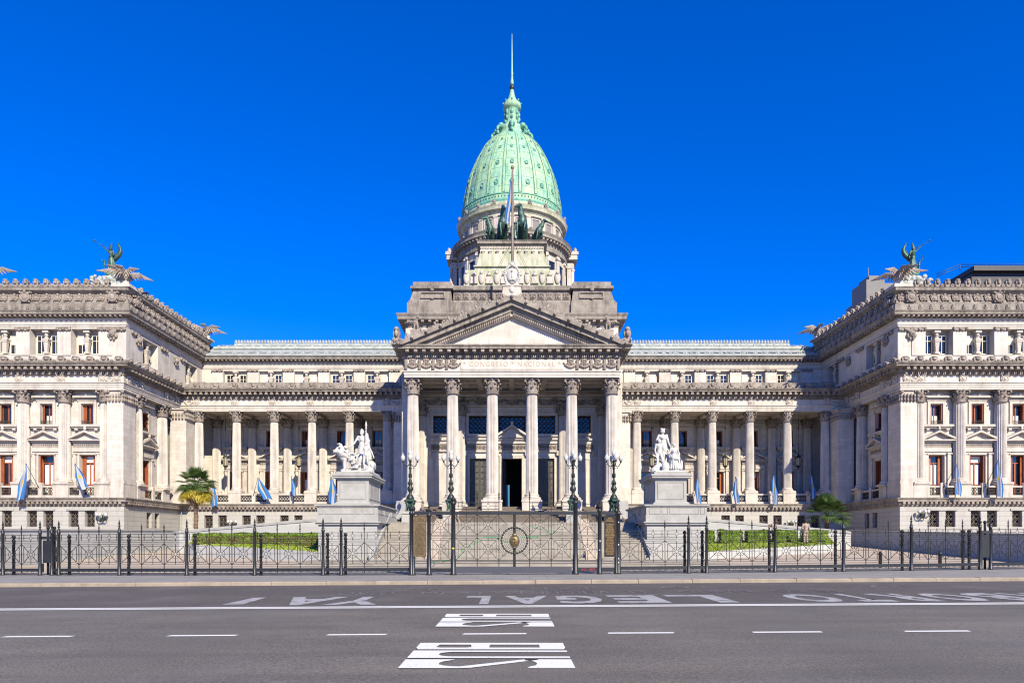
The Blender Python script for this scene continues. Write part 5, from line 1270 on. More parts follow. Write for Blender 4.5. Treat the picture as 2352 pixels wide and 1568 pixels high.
for (a,b,n) in ((1046,1146,2),(1216,1316,2)):
    mb=leaf_(a,b,n); o=mb.build('gate_leaf',M['iron'],GT,loc=(0,GY,.15))
    tr=MB(); x0,x1=gx(a),gx(b); c=(x1-x0)/n
    for z in(3.12-.15,3.42-.15): rod(tr,x0-.0,z+.1,x1,z+.1,.011)
    for i in range(n): toprow(tr,x0+i*c,x0+(i+1)*c,3.07,3.37)
    inst('gate_cresting',mk(tr,'gate_cresting',M['iron']),o)
for (a,b,n) in ((988,1037,1),(1326,1373,1)): leaf_(a,b,n).build('side_gate',M['iron'],GT,loc=(0,GY,.15))
ctr=gx(1181.5); mb=MB()
for sx,px in((-1,1146),(1,1216.5)): x=gx(px); mb.box(x-.018,x+.018,-.018,.018,.2,3.55); spear(mb,x,3.5,.9)
mb.box(ctr-.065,ctr+.065,-.03,.03,.3,2.83)
for r in(.34,.42,.5): mb.ring((ctr,-.01,1.6),r,.010,32,4)
for r in(.72,.80,.88):
    for q in range(4): mb.ring((ctr,0,1.6),r,.010,8,4,a0=R(28)+q*PI/2,a1=R(62)+q*PI/2)
for z in [.55,.62,.68,1.72,1.79,1.86,2.82,2.88]:
    dx=max(0,.62**2-(z-1.6)**2)**.5
    for s in(-1,1): rod(mb,ctr+s*dx,z,gx(1146 if s<0 else 1216.5),z,.009)
for s in(-1,1):
    for zz in (.9,2.5): mb.ring((ctr+s*.55,0,zz),.038,.009,8,4); rod(mb,ctr+s*.7,zz+(.2 if zz>1.6 else -.2),ctr+s*.3,zz-(.2 if zz>1.6 else -.2),.009)
mb.build('gate_center_leaf',M['iron'],GT,loc=(0,GY,.15))
em=MB()
for k in range(28):
    a=2*PI*k/28; em.ell((.605*cos(a),-.06,.605*sin(a)),(.058,.035,.058),10,6); em.ell((.605*cos(a+PI/28),-.05,.605*sin(a+PI/28)),.025,5,4)
em.ring((0,-.04,0),.605,.015,40,4); e_=em.build('emblem_ring',M['darkbronze'],GT,loc=(ctr,GY,1.75))
em=MB(); em.ell((0,-.09,-.04),(.20,.06,.25),20,12); em.cyl((0,-.15,-.16),(0,-.15,.06),.012,.012,5); em.ell((0,-.15,.08),(.05,.03,.035),8,5); em.ell((-.05,-.14,-.05),(.08,.02,.03),7,4,(0,.4,0)); em.ell((.05,-.14,-.05),(.08,.02,.03),7,4,(0,-.4,0))
em.ell((0,-.09,.25),(.11,.06,.10),12,8); em.build('coat_of_arms',M['brass'],GT,loc=(ctr,GY,1.75))
em=MB()
for k in range(30):
    a=PI/2+R(22)+R(316)*k/29; em.ell((.225*cos(a),-.11,-.03+.285*sin(a)),(.028,.03,.028),6,5)
em.ell((0,-.1,-.33),(.12,.04,.05),8,5); em.build('laurel_wreath',M['doorbronze'],GT,loc=(ctr,GY,1.75))
# plaques on the narrow side gates
LINES=["PREAMBULO","DE LA CONSTITUCION","DE LA NACION ARGENTINA","","NOS LOS REPRESENTANTES","DEL PUEBLO DE LA","NACION ARGENTINA","REUNIDOS EN CONGRESO","GENERAL CONSTITUYENTE","POR VOLUNTAD Y ELECCION","DE LAS PROVINCIAS QUE LA","COMPONEN, EN CUMPLIMIENTO","DE PACTOS PREEXISTENTES,","CON EL OBJETO DE","CONSTITUIR LA UNION","NACIONAL, AFIANZAR LA","JUSTICIA, CONSOLIDAR LA","PAZ INTERIOR, PROVEER A","LA DEFENSA COMUN,","PROMOVER EL BIENESTAR","GENERAL, Y ASEGURAR LOS","BENEFICIOS DE LA LIBERTAD,","PARA NOSOTROS, PARA","NUESTRA POSTERIDAD"]
for (a,b,m,tm,nm) in ((973.5-23.5,979.5,'plaque_b','brass','worn brass plaque with glinting rows of lettering on the narrow gate left of centre'),(1387,1415.2-2,'plaque','gold_text','dark bronze plaque with gilt lettering on the narrow gate right of centre')):
    x0,x1=gx(a),gx(b); x=(x0+x1)/2; w_=x1-x0; zc=.15+(1.02+2.82)/2-.12; h=1.93
    t=thing('plaque',nm,'plaque',(x,GY-.10,zc))
    MB().box(-w_/2,w_/2,0,.03,-h/2,h/2).build('plate',M[m],t)
    fr=MB(); frame(fr,-w_/2+.02,w_/2-.02,-h/2+.02,h/2-.02,.02,.02,0,True); fr.build('plate_frame',M['darkbronze' if tm=='gold_text' else 'brass'],t)
    me=textmesh("\n".join(LINES),.08,M[tm],.002,lines=.95); xs_=[v.co.x for v in me.vertices]; zs_=[v.co.y for v in me.vertices]
    o=inst('lettering',me,t); o.rotation_euler=(R(90),0,0); sx=(w_*.86)/(max(xs_)-min(xs_)); sz=(h*.90)/(max(zs_)-min(zs_)); o.scale=(sx,sz,1); o.location=(0,-.006,-(max(zs_)+min(zs_))/2*sz)
    m_=MB(); cellx=[(x0,x1)]
mb=MB()
for (a,b) in ((949,983),(1380,1414)):
    x0,x1=gx(a),gx(b)
    for z in [.55,.62,2.82,2.88]: rod(mb,x0,z,x1,z,.009)
    for x in(x0+.02,x1-.02): rod(mb,x,.5,x,2.85,.014)
    for z in(.62,2.82):
        for x,s in((x0,1),(x1,-1)): rod(mb,x,z,x+s*.12,z+(.15 if z<1 else -.15),.009)
mb.build('narrow_gate',M['iron'],GT,loc=(0,GY,.15))
# red scribble and stickers on the posts
me=textmesh('A.C. 1873 ',.16,plain('red_spray_paint',(.42,.03,.05),.6),.001); o=inst('red_graffiti',me,GT,(gx(1352),GY-.045,.39)); o.rotation_euler=(R(90),0,0); o.scale=(1.0,.9,1)
mb=MB(); random.seed(6)
for px,z in ((1420.5,1.55),(1420.5,.9),(1420.5,.72),(1420.5,2.6),(1377,1.3),(1378,1.72)): mb.ell((gx(px)-.01,GY-.10,z),(.035,.012,.03+.02*random.random()),7,4)
mb.build('sticker',M['statue'],GT)
mb=MB(); mb.ell((gx(1041.2),GY-.115,1.38),(.06,.012,.04),7,4); mb.build('yellow_sticker',plain('yellow_sticker',(.8,.65,.02)),GT)
# ================================================================ lamps, lanterns, flags
def lamppost():
    sh=MB(); sh.lathe([(.30,1.0),(.34,1.1),(.26,1.3),(.14,1.45),(.12,1.6),(.24,1.8),(.26,1.95),(.14,2.15),(.10,2.3),(.15,2.5),(.085,2.7),(.075,3.5),(.13,3.6),(.08,3.7),(.08,4.1),(.14,4.2),(.05,4.3),(.05,4.55),(.12,4.6)],14)
    for k in range(8):
        a=k*PI/4; sh.ell((.16*cos(a),.16*sin(a),2.35),(.05,.05,.16),6,5); sh.ell((.13*cos(a),.13*sin(a),3.0),(.03,.03,.2),5,4)
    b=MB(); b.tbox(0,0,.86,1.02,.5,.5,.34,.34); b.tbox(0,0,.78,.86,.34,.34,.5,.5)
    for k in range(4):
        a=PI/4+k*PI/2; c,s=cos(a),sin(a)
        b.ell((.30*c,.30*s,.55),(.14,.14,.26),8,6); b.ell((.42*c,.42*s,.72),(.11,.11,.12),8,6); b.cap((.34*c,.34*s,.5),(.42*c,.42*s,.06),.09,.06); b.ell((.46*c,.46*s,.05),(.1,.1,.05),6,4); b.ell((.5*c,.5*s,.70),(.05,.05,.05),6,4)
    b.cyl((0,0,0),(0,0,.8),.14,.18,10)
    ar=MB(); gl=[]
    for k in range(4):
        a=k*PI/2+R(8); c,s=cos(a),sin(a); pts=[]
        for j in range(9):
            t=j/8; r=.08+.52*t; z=3.95-.28*sin(t*PI*.85)+.30*t*t; pts.append((r*c,r*s,z))
        ar.tube(pts,.035,6); ar.lathe([(.03,pts[-1][2]-.05),(.10,pts[-1][2]+.02),(.07,pts[-1][2]+.08)],8,(pts[-1][0],pts[-1][1])); gl.append((pts[-1][0],pts[-1][1],pts[-1][2]+.08)); ar.ell((.3*c,.3*s,3.62),.05,6,4)
    gl.append((0,0,4.6))
    g=MB().lathe([(.08,0),(.15,.08),(.19,.22),(.185,.34),(.12,.47),(.05,.53),(.03,.60),(.045,.64),(.01,.72)],14)
    return sh,b,ar,gl,g
sh,b,ar,gl,g=lamppost(); LM=[mk(sh,'lamp_shaft',M['darkbronze']),blob(b,'lamp_foot',M['bronze'],.03,None).data,mk(ar,'lamp_arm',M['darkbronze']),mk(g,'globe',M['globe'])]
for o in [o for o in bpy.data.objects if o.name=='lamp_foot' and not o.parent]: bpy.data.objects.remove(o)
for i,(x,l) in enumerate(((-8.5,'outermost bronze lamp post with five milk glass globes beside the left pedestal'),(-5.1,'bronze five-globe lamp post left of centre, before the second column'),(5.1,'bronze five-globe lamp post right of centre, before the fifth column'),(8.5,'outermost bronze lamp post with five milk glass globes beside the right pedestal'))):
    pp=MB(); pp.box(-.62,.62,-.62,.62,3.05,4.1); pp.box(-.7,.7,-.7,.7,4.0,4.2); pp.box(-.68,.68,-.68,.68,3.05,3.3)
    t=thing('lamp_post',l,'lamp post',(x,57,4.2),0,'bronze lamp posts on the steps')
    inst('stone_block',mk(pp,'stone_block',M['pedblock']),t,(0,0,-4.2)); inst('lamp_foot',LM[1],t); sf=inst('lamp_shaft',LM[0],t); a_=inst('lamp_arms',LM[2],t)
    for q in gl: inst('globe',LM[3],t,q)
# hanging lanterns in the loggias
ln=MB(); ln.lathe([(.02,1.9),(.1,1.75),(.16,1.6),(.33,1.45),(.36,1.38),(.30,1.34),(.33,1.30)],8,smooth=False); ln.lathe([(.27,.42),(.30,.36),(.2,.25),(.08,.12),(.1,.06),(.01,-.08)],8,smooth=False)
for k in range(8): a=PI/8*0+k*PI/4; ln.cyl((.29*cos(a),.29*sin(a),.38),(.33*cos(a),.33*sin(a),1.34),.022,.022,4)
lg=MB().lathe([(.26,.40),(.30,1.32)],8,smooth=False); rodm=MB().cyl((0,0,1.85),(0,0,6.7),.025,.025,6).ell((0,0,2.5),(.07,.07,.12),6,5).ell((0,0,4.9),(.08,.08,.16),6,5)
L1,L2,L3=mk(ln,'lantern_cage',M['darkbronze']),mk(lg,'lantern_glass',plain('dusty_amber_glass',(.38,.33,.22),.2,0,.4,5)),mk(rodm,'hanging_rod',M['darkbronze'])
for s in(-1,1):
    for j,(x,w_) in enumerate(((16.8,'nearest the portico'),(25.6,'in the middle bay'),(34.4,'nearest the wing'))):
        t=thing('hanging_lantern','bronze lantern hanging on a long rod in the %s loggia, %s'%(SIDE[s],w_),'lantern',(s*x,82,10.4),0,'lanterns hanging in the loggias')
        inst('lantern_cage',L1,t); inst('lantern_glass',L2,t); inst('hanging_rod',L3,t)
# wall lamps
wl=MB(); wl.ell((0,-.06,0),(.16,.08,.34),8,6); wl.tube([(0,-.08,-.2),(0,-.3,-.35),(0,-.55,-.2),(0,-.62,.1)],.045,6); wl.ell((0,-.3,-.3),.09,6,5)
gp=[(0,-.62,.12)]
for s in(-1,1): wl.tube([(0,-.2,-.22),(s*.2,-.35,-.36),(s*.42,-.4,-.2),(s*.44,-.4,.1)],.045,6); wl.ell((s*.25,-.36,-.3),.08,6,5); gp.append((s*.44,-.4,.12)); wl.lathe([(.05,.05),(.12,.12)],8,(s*.44,-.4))
wg=MB().ell((0,0,.18),(.17,.17,.19),12,9)
WL,WG=mk(wl,'lamp_bracket',M['darkbronze']),mk(wg,'globe',M['globe'])
for x,y,z,l in ((-40.5,67.7,4.05,'three-globe bracket lamp on the left wing base wall near its corner'),(-32.3,79.15,3.7,'three-globe bracket lamp between basement windows under the left loggia'),(32.3,79.15,3.7,'three-globe bracket lamp between basement windows under the right loggia'),(40.6,67.7,4.35,'three-globe bracket lamp on the right wing base wall near its corner')):
    t=thing('wall_lamp',l,'lamp',(x,y,z),0,'bracket lamps on the base wall'); inst('lamp_bracket',WL,t)
    for q in gp: inst('globe',WG,t,q)
# draped flags
def flagcloth(H,W,drift,seed,nv=26,nu=16):
    random.seed(seed); ph=random.uniform(0,6); vs=[];uv=[]
    for j in range(nv+1):
        v=j/nv; wd=W*(.10+.90*min(1,(v*1.8)**.9))*(1-.35*max(0,v-.6)); cx=drift*v**1.1+.05*sin(v*7+ph)
        for i in range(nu+1):
            u=i/nu; x=cx+(u-.5)*wd; y=.16*wd*sin(u*11+ph+v*2)+.05*sin(v*9+u*4); z=-H*v*(1-.06*abs(u-.5))-.12*v*sin(u*6+ph)
            vs.append((x,y,z)); uv.append((u,v))
    fs=[(j*(nu+1)+i,j*(nu+1)+i+1,(j+1)*(nu+1)+i+1,(j+1)*(nu+1)+i) for j in range(nv) for i in range(nu)]
    me=bpy.data.meshes.new('flag_cloth'); me.from_pydata(vs,[],fs); l=me.uv_layers.new(name='UVMap')
    for p in me.polygons:
        p.use_smooth=True
        for li in p.loop_indices: l.data[li].uv=uv[me.loops[li].vertex_index]
    me.materials.append(M['flag']); return me
FL=[(-1,46.86,67.6,57,1065,1148,'outermost limp flag on the left wing balustrade'),(-1,42.74,67.6,170,1065,1121,'limp flag on the left wing balustrade nearest its corner'),
(-1,34.4,79.1,487,1108,1162,'limp flag behind the yellowing palm on the left loggia balustrade'),(-1,30.0,79.1,590,1097,1146,'spread-out flag on the second post of the left loggia balustrade'),(-1,25.6,79.1,668,1093,1136,'narrow furled flag in the middle of the left loggia balustrade'),(-1,21.2,79.1,760,1095,1158,'flag hanging beside the left statue pedestal'),
(1,21.2,79.1,1604,1096,1155,'flag hanging beside the right statue pedestal'),(1,25.6,79.1,1692,1095,1156,'sunlit limp flag in the middle of the right loggia balustrade'),(1,30.0,79.1,1780,1090,1158,'limp flag at the shadow edge of the right loggia balustrade'),(1,34.4,79.1,1867,1090,1145,'shaded limp flag at the outer end of the right loggia balustrade'),
(1,42.74,67.6,2201,1065,1138,'limp flag on the right wing balustrade nearest its corner'),(1,46.86,67.6,2296,1055,1142,'outermost limp flag on the right wing balustrade')]
for i,(s,x,y,px,yt,yb,l) in enumerate(FL):
    Y=y-.95; tx=PX(px,Y); zt=PZ(yt,Y)+.0; zb=PZ(yb,Y); x0=s*x
    t=thing('flag','light blue and white '+l,'flag',(x0,y,7.0),0,'flags on the balustrades')
    top=(tx-x0+.12*(1 if px<1176 else -1),Y-y,zt-7.0); po=MB().cyl((0,.05,0),top,.03,.022,6).ell(top,.05,6,5); po.build('flag_pole',M['darkbronze'],t)
    wdt={590:1.15,170:1.0,57:.8,760:.95,668:.5}.get(px,.58+.06*(i%3)); dr_={590:1.1,170:.9,57:-.7,668:.3}.get(px,.15)
    inst('flag_cloth',flagcloth(zt-zb,wdt,dr_,i+1),t,(top[0],top[1],top[2]-.03))
# flagpole over the pediment
t=thing('flagpole','tall slim pole with a long limp flag rising behind the stone coat of arms','flagpole',(.05,65.6,23.4))
MB().cyl((0,0,0),(0,0,14.1),.17,.09,12).ell((0,0,14.2),(.17,.17,.2),10,8).lathe([(.24,0),(.24,1.2),(.17,1.3)],12).build('pole',plain('brown_painted_pole',(.20,.15,.12),.5),t)
wr=MB()
for (x,y) in ((-4.6,1),(4.6,1),(-3.2,-1.5),(3.2,-1.5)): wr.cyl((0,0,7.2),(x,y,-.2 if abs(x)<4 else -.6),.012,.012,4)
wr.build('guy_wire',M['iron'],t)
c=inst('flag_cloth',flagcloth(4.2,.5,-.35,77),t,(-.12,-.12,13.0))
# ================================================================ figures
def V(*a): return Vector(a)
def hand(mb,w,d,side,r=.009,s=1.0,curl=.35):
    """palm and five fingers: w wrist, d direction, side the thumb direction"""
    d=V(*d).normalized(); side=V(*side); side=(side-d*side.dot(d)).normalized(); n=d.cross(side).normalized(); w=V(*w)
    mb.cap(w,w+d*.06*s,.026*s,.034*s,8); mb.ell(w+d*.065*s,(.035*s,.035*s,.03*s),8,6)
    for k,L in enumerate((.070,.080,.074,.058)):
        b0=w+d*.085*s+side*(.030-.020*k)*s; b1=b0+d*L*.5*s+n*curl*.01; b2=b1+(d*.7+n*curl).normalized()*L*.5*s; mb.cap(b0,b1,r*s*1.1,r*s,6); mb.cap(b1,b2,r*s,r*s*.85,6)
    b0=w+d*.03*s+side*.03*s; b1=b0+(d*.6+side*.8)*.045*s; b2=b1+(d*.9+side*.2)*.035*s; mb.cap(b0,b1,r*s*1.3,r*s*1.1,6); mb.cap(b1,b2,r*s*1.1,r*s*.9,6)
def head(mb,c,f,s=1.0,hair=None):
    c=V(*c); f=V(*f).normalized(); up=V(0,0,1); sd=f.cross(up).normalized(); up2=sd.cross(f)
    mb.ell(c,(.078*s,.078*s,.105*s),14,10); mb.ell(c-f*.02*s+up2*.02*s,(.08*s,.088*s,.085*s),12,9); mb.ell(c+f*.035*s-up2*.07*s,(.045*s,.045*s,.04*s),8,6)
    mb.cap(c+f*.075*s+up2*.015*s,c+f*.10*s-up2*.025*s,.010*s,.014*s,6); mb.ell(c+f*.078*s-up2*.058*s,(.022*s,.022*s,.008*s),6,4)
    for q in(-1,1):
        mb.ell(c+sd*q*.082*s-up2*.01*s,(.012*s,.02*s,.028*s),6,5); mb.ell(c+f*.07*s+sd*q*.03*s+up2*.012*s,(.014*s,.014*s,.010*s),6,5); mb.ell(c+f*.07*s+sd*q*.03*s+up2*.035*s,(.022*s,.014*s,.008*s),6,4)
def body(mb,J,s=1.0,male=True,fing=True):
    g=lambda k:V(*J[k]); pe,ch,nk,hd=g('pelvis'),g('chest'),g('neck'),g('head')
    mb.cap(pe,(pe+ch)/2,.13*s,.12*s,14); mb.cap((pe+ch)/2,ch,.12*s,.145*s,14); mb.cap(ch,nk,.13*s,.06*s,12); mb.cap(nk,hd,.052*s,.05*s,10)
    head(mb,hd,J.get('face',(0,-1,0)),s)
    for q in 'LR':
        sh_,el,ha,hp,kn,an=[g(k+q) for k in('sh','el','ha','hip','kn','an')]
        mb.cap(ch+(sh_-ch)*.3+V(0,0,.03*s),sh_,.09*s,.062*s); mb.cap(sh_,el,.056*s,.042*s); mb.cap(el,ha,.043*s,.028*s)
        d=(ha-el).normalized(); sd=d.cross(V(0,0,1)) if abs(d.z)<.9 else V(0,-1,0)
        hand(mb,ha,d,J.get('th'+q,sd if sd.length>.1 else V(0,-1,0)),s=s)
        mb.cap(hp,kn,.088*s,.056*s,12); mb.cap(kn,an,.054*s,.036*s,10); mb.ell(kn+(an-kn)*.3,(.05*s,.056*s,.1*s),8,6)
        f=V(*J.get('foot'+q,J.get('face',(0,-1,0)))); f.z=0; f.normalize(); mb.cap(an+V(0,0,-.04*s)-f*.03*s,an+f*.15*s-V(0,0,.05*s),.036*s,.03*s)
    if not male:
        f=V(*J.get('face',(0,-1,0))); sd=f.cross(V(0,0,1)).normalized()
        for q in(-1,1): mb.ell(ch+f*.11*s+sd*q*.07*s-V(0,0,.02),(.055*s,.055*s,.055*s),8,6)
    return mb
def sc(J,k,o=(0,0,0)):
    r={}
    for a,v in J.items(): r[a]=tuple(v[i]*k+(o[i]) for i in range(3)) if not a.startswith(('face','foot','th')) else v
    return r
STAND=dict(pelvis=(0,0,.95),chest=(0,0,1.28),neck=(0,.01,1.48),head=(0,-.01,1.62),shL=(-.19,0,1.42),elL=(-.25,.03,1.14),haL=(-.24,-.08,.90),shR=(.19,0,1.42),elR=(.25,.03,1.14),haR=(.24,-.08,.90),hipL=(-.09,0,.92),knL=(-.10,-.02,.5),anL=(-.11,.02,.08),hipR=(.09,0,.92),knR=(.10,-.02,.5),anR=(.11,.02,.08))
def drape(mb,top,bot,r0,r1,n=14,seed=0,lean=(0,0)):
    """skirt or cloak: a cone of fold ridges"""
    random.seed(seed); T=V(*top);B_=V(*bot); mb.cap(T,B_,r0*.9,r1*.82,14)
    for k in range(n):
        a=2*PI*k/n; e=random.uniform(.85,1.12)
        mb.cap(T+V(cos(a)*r0*.8,sin(a)*r0*.6,0),B_+V(cos(a+.15)*r1*e,sin(a+.15)*r1*e*.85,0),r0*.16,r1*.15,6)
def lion(mb,o,k=1.0,yaw=0,lying=False):
    M_=Matrix.Translation(o)@Matrix.Rotation(yaw,4,'Z')@Matrix.Scale(k,4); L=MB(); h=.35 if lying else .82   # faces -x
    L.cap((.55,0,h),(-.35,0,h+.03),.25,.28,14); L.ell((-.42,0,h+.05),(.3,.27,.36),12,9); L.cap((-.5,0,h+.12),(-.72,0,h+.32),.24,.2,12)
    L.ell((-.78,0,h+.4),(.19,.17,.19),12,9); L.cap((-.88,0,h+.34),(-.98,0,h+.31),.13,.11,10); L.ell((-1.0,0,h+.24),(.1,.07,.04),8,5); L.ell((-1.08,0,h+.37),(.035,.05,.03),6,5)
    random.seed(9)
    for q in range(80):
        a=random.uniform(0,2*PI); x=random.uniform(-.82,-.34); rr=.35+.05*random.random(); L.ell((x+.05,rr*.85*cos(a),h+.28+(x+.55)*-.5+rr*sin(a)),(.10,.07,.09),6,5,(a,0,random.random()))
    for q in(-1,1):
        L.ell((-.72,q*.15,h+.56),(.05,.05,.06),6,5); L.ell((-.93,q*.07,h+.43),(.03,.025,.025),5,4)
        if lying:
            L.cap((-.45,q*.2,.3),(-.5,q*.22,.1),.12,.1); L.cap((-.45,q*.22,.09),(-.95,q*.2,.07),.09,.07); L.ell((-1.0,q*.2,.06),(.12,.09,.07),8,5); L.cap((.55,q*.2,.32),(.25,q*.32,.28),.2,.16); L.cap((.25,q*.34,.1),(.0,q*.34,.06),.1,.08)
        else:
            L.cap((-.42,q*.16,.7),(-.46,q*.17,.38),.13,.09); L.cap((-.46,q*.17,.38),(-.45,q*.17,.08),.085,.07); L.ell((-.52,q*.17,.06),(.13,.09,.06),8,5)
            L.cap((.5,q*.15,.72),(.38,q*.17,.45),.17,.1); L.cap((.38,q*.17,.45),(.56,q*.17,.3),.09,.065); L.cap((.56,q*.17,.3),(.5,q*.17,.08),.06,.055); L.ell((.43,q*.17,.06),(.12,.085,.06),8,5)
    L.tube([(.75,0,h),(.95,.05,h-.15),(1.0,.1,h-.4)],.04,6); L.ell((1.0,.1,h-.45),(.07,.07,.1),6,5)
    mb.merge(L,M_)
# left group
t=thing('statue_group','white marble woman with spear above two lions and nude man on the left pedestal','statue',(-11.15,50.1,6.6))
g=MB(); g.box(-.95,1.1,-1.8,1.8,0,.14)
random.seed(4)
for k in range(26): g.ell((random.uniform(-.3,.8),random.uniform(-.8,1.3),random.uniform(.1,.75)),(random.uniform(.25,.45),random.uniform(.25,.45),random.uniform(.2,.4)),8,6)
g.cap((1.0,-1.4,.15),(.2,-.3,.7),.28,.35); blob(g,'rocky_base',M['statue'],.035,t)
J=sc(STAND,1.45,(.12,.1,.72)); J.update(face=(-.55,-.8,-.1),haL=(-.62,-.25,2.05),elL=(-.42,.0,2.3),elR=(.68,-.0,2.45),haR=(.50,-.12,2.95))
b_=body(MB(),J,1.72,False); drape(b_,(.12,.1,2.15),(.05,.1,.85),.22,.42,14,3); b_.cap((.5,-.1,2.9),(.62,.0,1.2),.14,.26,10)
b_.ell((.1,.2,3.2),(.16,.17,.17),10,8); b_.ell((.1,.1,3.32),(.07,.07,.09),8,6)
for k in range(10): a=k*.63; b_.ell((.12+.12*cos(a),.12+.13*sin(a),3.14),(.05,.05,.07),6,5)
w_=blob(b_,'woman_figure',M['statue'],.022,t); MB().cyl((.52,-.14,.8),(.47,-.14,3.3),.035,.03,8).lathe([(.03,3.28),(.08,3.36),(.04,3.45),(.09,3.58),(.06,3.72),(.01,3.92)],8,(.47,-.14)).build('spear',M['statue'],w_)
J=sc(STAND,1.12,(.72,-1.35,.22)); J.update(face=(-.8,-.45,0),elL=(.30,-1.45,1.42),haL=(.02,-1.3,1.35),shR=(.95,-1.35,1.80),elR=(1.12,-1.3,1.5),haR=(1.26,-1.45,1.2),knL=(.58,-1.45,.75),anL=(.62,-1.4,.32),knR=(.85,-1.37,.78),anR=(.95,-1.2,.32))
b_=body(MB(),J,1.32,True); b_.ell((.72,-1.32,2.1),(.12,.12,.11),10,8); b_.ell((.80,-1.28,2.2),(.1,.05,.04),7,5); blob(b_,'man_figure',M['statue'],.018,t)
b_=MB(); lion(b_,(-.38,-.95,.14),1.22,R(24)); blob(b_,'standing_lion',M['statue'],.022,t)
b_=MB(); lion(b_,(.02,-.75,.28),.98,R(72),True); blob(b_,'lying_lion',M['statue'],.022,t)
# right group
t=thing('statue_group','white marble group with seated draped woman on the pedestal right of the steps','statue',(11.2,50.1,6.6))
g=MB(); g.box(-1.05,1.0,-1.8,1.8,0,.14)
for k in range(24): g.ell((random.uniform(-.5,.6),random.uniform(-1.0,1.2),random.uniform(.1,.6)),(random.uniform(.25,.42),random.uniform(.25,.42),random.uniform(.2,.34)),8,6)
g.cap((-1.0,-1.2,.12),(-.3,-.4,.7),.3,.34); g.ell((-.25,-1.45,.42),(.3,.2,.38),10,8); g.box(.15,.75,-1.3,-.4,.1,1.05); blob(g,'rocky_base',M['statue'],.035,t)
J=sc(STAND,1.5,(-.12,.1,.75)); J.update(face=(.3,-.95,.0),haR=(.42,-.35,1.85),elR=(.28,-.02,2.35),haL=(-.55,-.3,2.45),elL=(-.58,.05,2.5))
b_=body(MB(),J,1.72,False); drape(b_,(-.1,.1,2.5),(-.1,.0,.7),.26,.5,14,5); b_.ell((-.12,.15,3.25),(.17,.17,.16),10,8); b_.ell((-.2,.1,3.38),(.12,.1,.06),8,6); b_.ell((.0,.1,3.36),(.1,.1,.06),8,6)
for k in range(10): a=k*.63; b_.ell((-.12+.13*cos(a),.13+.14*sin(a),3.16),(.05,.05,.08),6,5)
blob(b_,'woman_figure',M['statue'],.022,t)
J=sc(STAND,1.28,(-.55,-.75,.28)); J.update(face=(.7,-.7,.1),haL=(-.82,-1.0,1.3),elL=(-.86,-.75,1.7),haR=(-.05,-.9,1.55),elR=(-.22,-.7,1.75),anL=(-.85,-1.0,.3),knL=(-.72,-.95,.85),knR=(-.35,-.95,.9),anR=(-.3,-.85,.35))
b_=body(MB(),J,1.45,True); b_.ell((-.57,-.7,2.42),(.13,.13,.12),10,8); blob(b_,'youth_figure',M['statue'],.02,t)
J=sc(STAND,1.15,(.52,-.75,.30)); J.update(pelvis=(.48,-.75,1.15),chest=(.5,-.78,1.6),neck=(.5,-.78,1.85),head=(.5,-.8,2.05),face=(.3,-.95,-.1),shL=(.27,-.78,1.78),elL=(.16,-.8,1.45),haL=(.2,-1.1,1.25),shR=(.73,-.78,1.78),elR=(.88,-.8,1.42),haR=(.84,-1.05,1.12),hipL=(.38,-.8,1.12),knL=(.30,-1.35,1.1),anL=(.28,-1.3,.35),hipR=(.60,-.8,1.12),knR=(.72,-1.35,1.05),anR=(.78,-1.4,.3))
b_=body(MB(),J,1.35,False); drape(b_,(.48,-.95,1.15),(.52,-1.2,.3),.30,.42,16,6); b_.cap((.3,-1.3,1.08),(.7,-1.32,1.02),.14,.14); b_.ell((.5,-.74,2.1),(.13,.13,.12),10,8); b_.ell((.93,-1.2,.55),(.12,.2,.4),8,6); blob(b_,'seated_woman_figure',M['statue'],.02,t)
# ---------------- winged figures on the roof
def wing(mb,root,tipdir,up,L,k=9,back=(0,1,0)):
    root=V(*root); d=V(*tipdir).normalized(); u=V(*up).normalized()
    arm=[root,root+d*L*.3+u*L*.22,root+d*L*.62+u*L*.32,root+d*L*.9+u*L*.22]
    for a,b in zip(arm,arm[1:]): mb.cap(a,b,L*.085,L*.07,8)
    for i in range(k):
        t_=i/(k-1); seg=t_*2.999; j=int(seg); f=seg-j; p=arm[j].lerp(arm[j+1],f); dd=(d*(.25+.9*t_)-u*(1.0-.75*t_)).normalized(); l=L*(.38+.28*t_); mb.cap(p,p+dd*l,L*.085,L*.04,6)
def eagle(mb,a,s=1.0):
    """condor facing outward along angle a, wings raised and spread"""
    c,si=cos(a),sin(a); f=V(c,si,0); sd=V(-si,c,0)
    mb.cap(f*.25+V(0,0,.25),f*.45+V(0,0,.75),.2,.24,10); mb.cap(f*.45+V(0,0,.85),f*.6+V(0,0,1.15),.13,.1); mb.ell(f*.66+V(0,0,1.22),(.13,.13,.12),8,6); mb.cap(f*.76+V(0,0,1.22),f*.9+V(0,0,1.12),.05,.03,6)
    for q in(-1,1): wing(mb,f*.3+sd*q*.15+V(0,0,.85),sd*q+f*.45,(0,0,1),1.55)
def eagles(x,y,z,label,angs,k=1.0):
    mb=MB(); mb.ell((0,0,.3),(.4,.4,.4),10,8); mb.lathe([(.4,-.25),(.3,.0),(.42,.35),(.3,.7)],12)
    for a in angs: eagle(mb,a)
    o=blob(mb,'winged_eagles',M['ornament'],.05,None,(x,y,z)); o.scale=(k,k,k); tag(o,label,'statue','winged stone eagles on the roof corners')
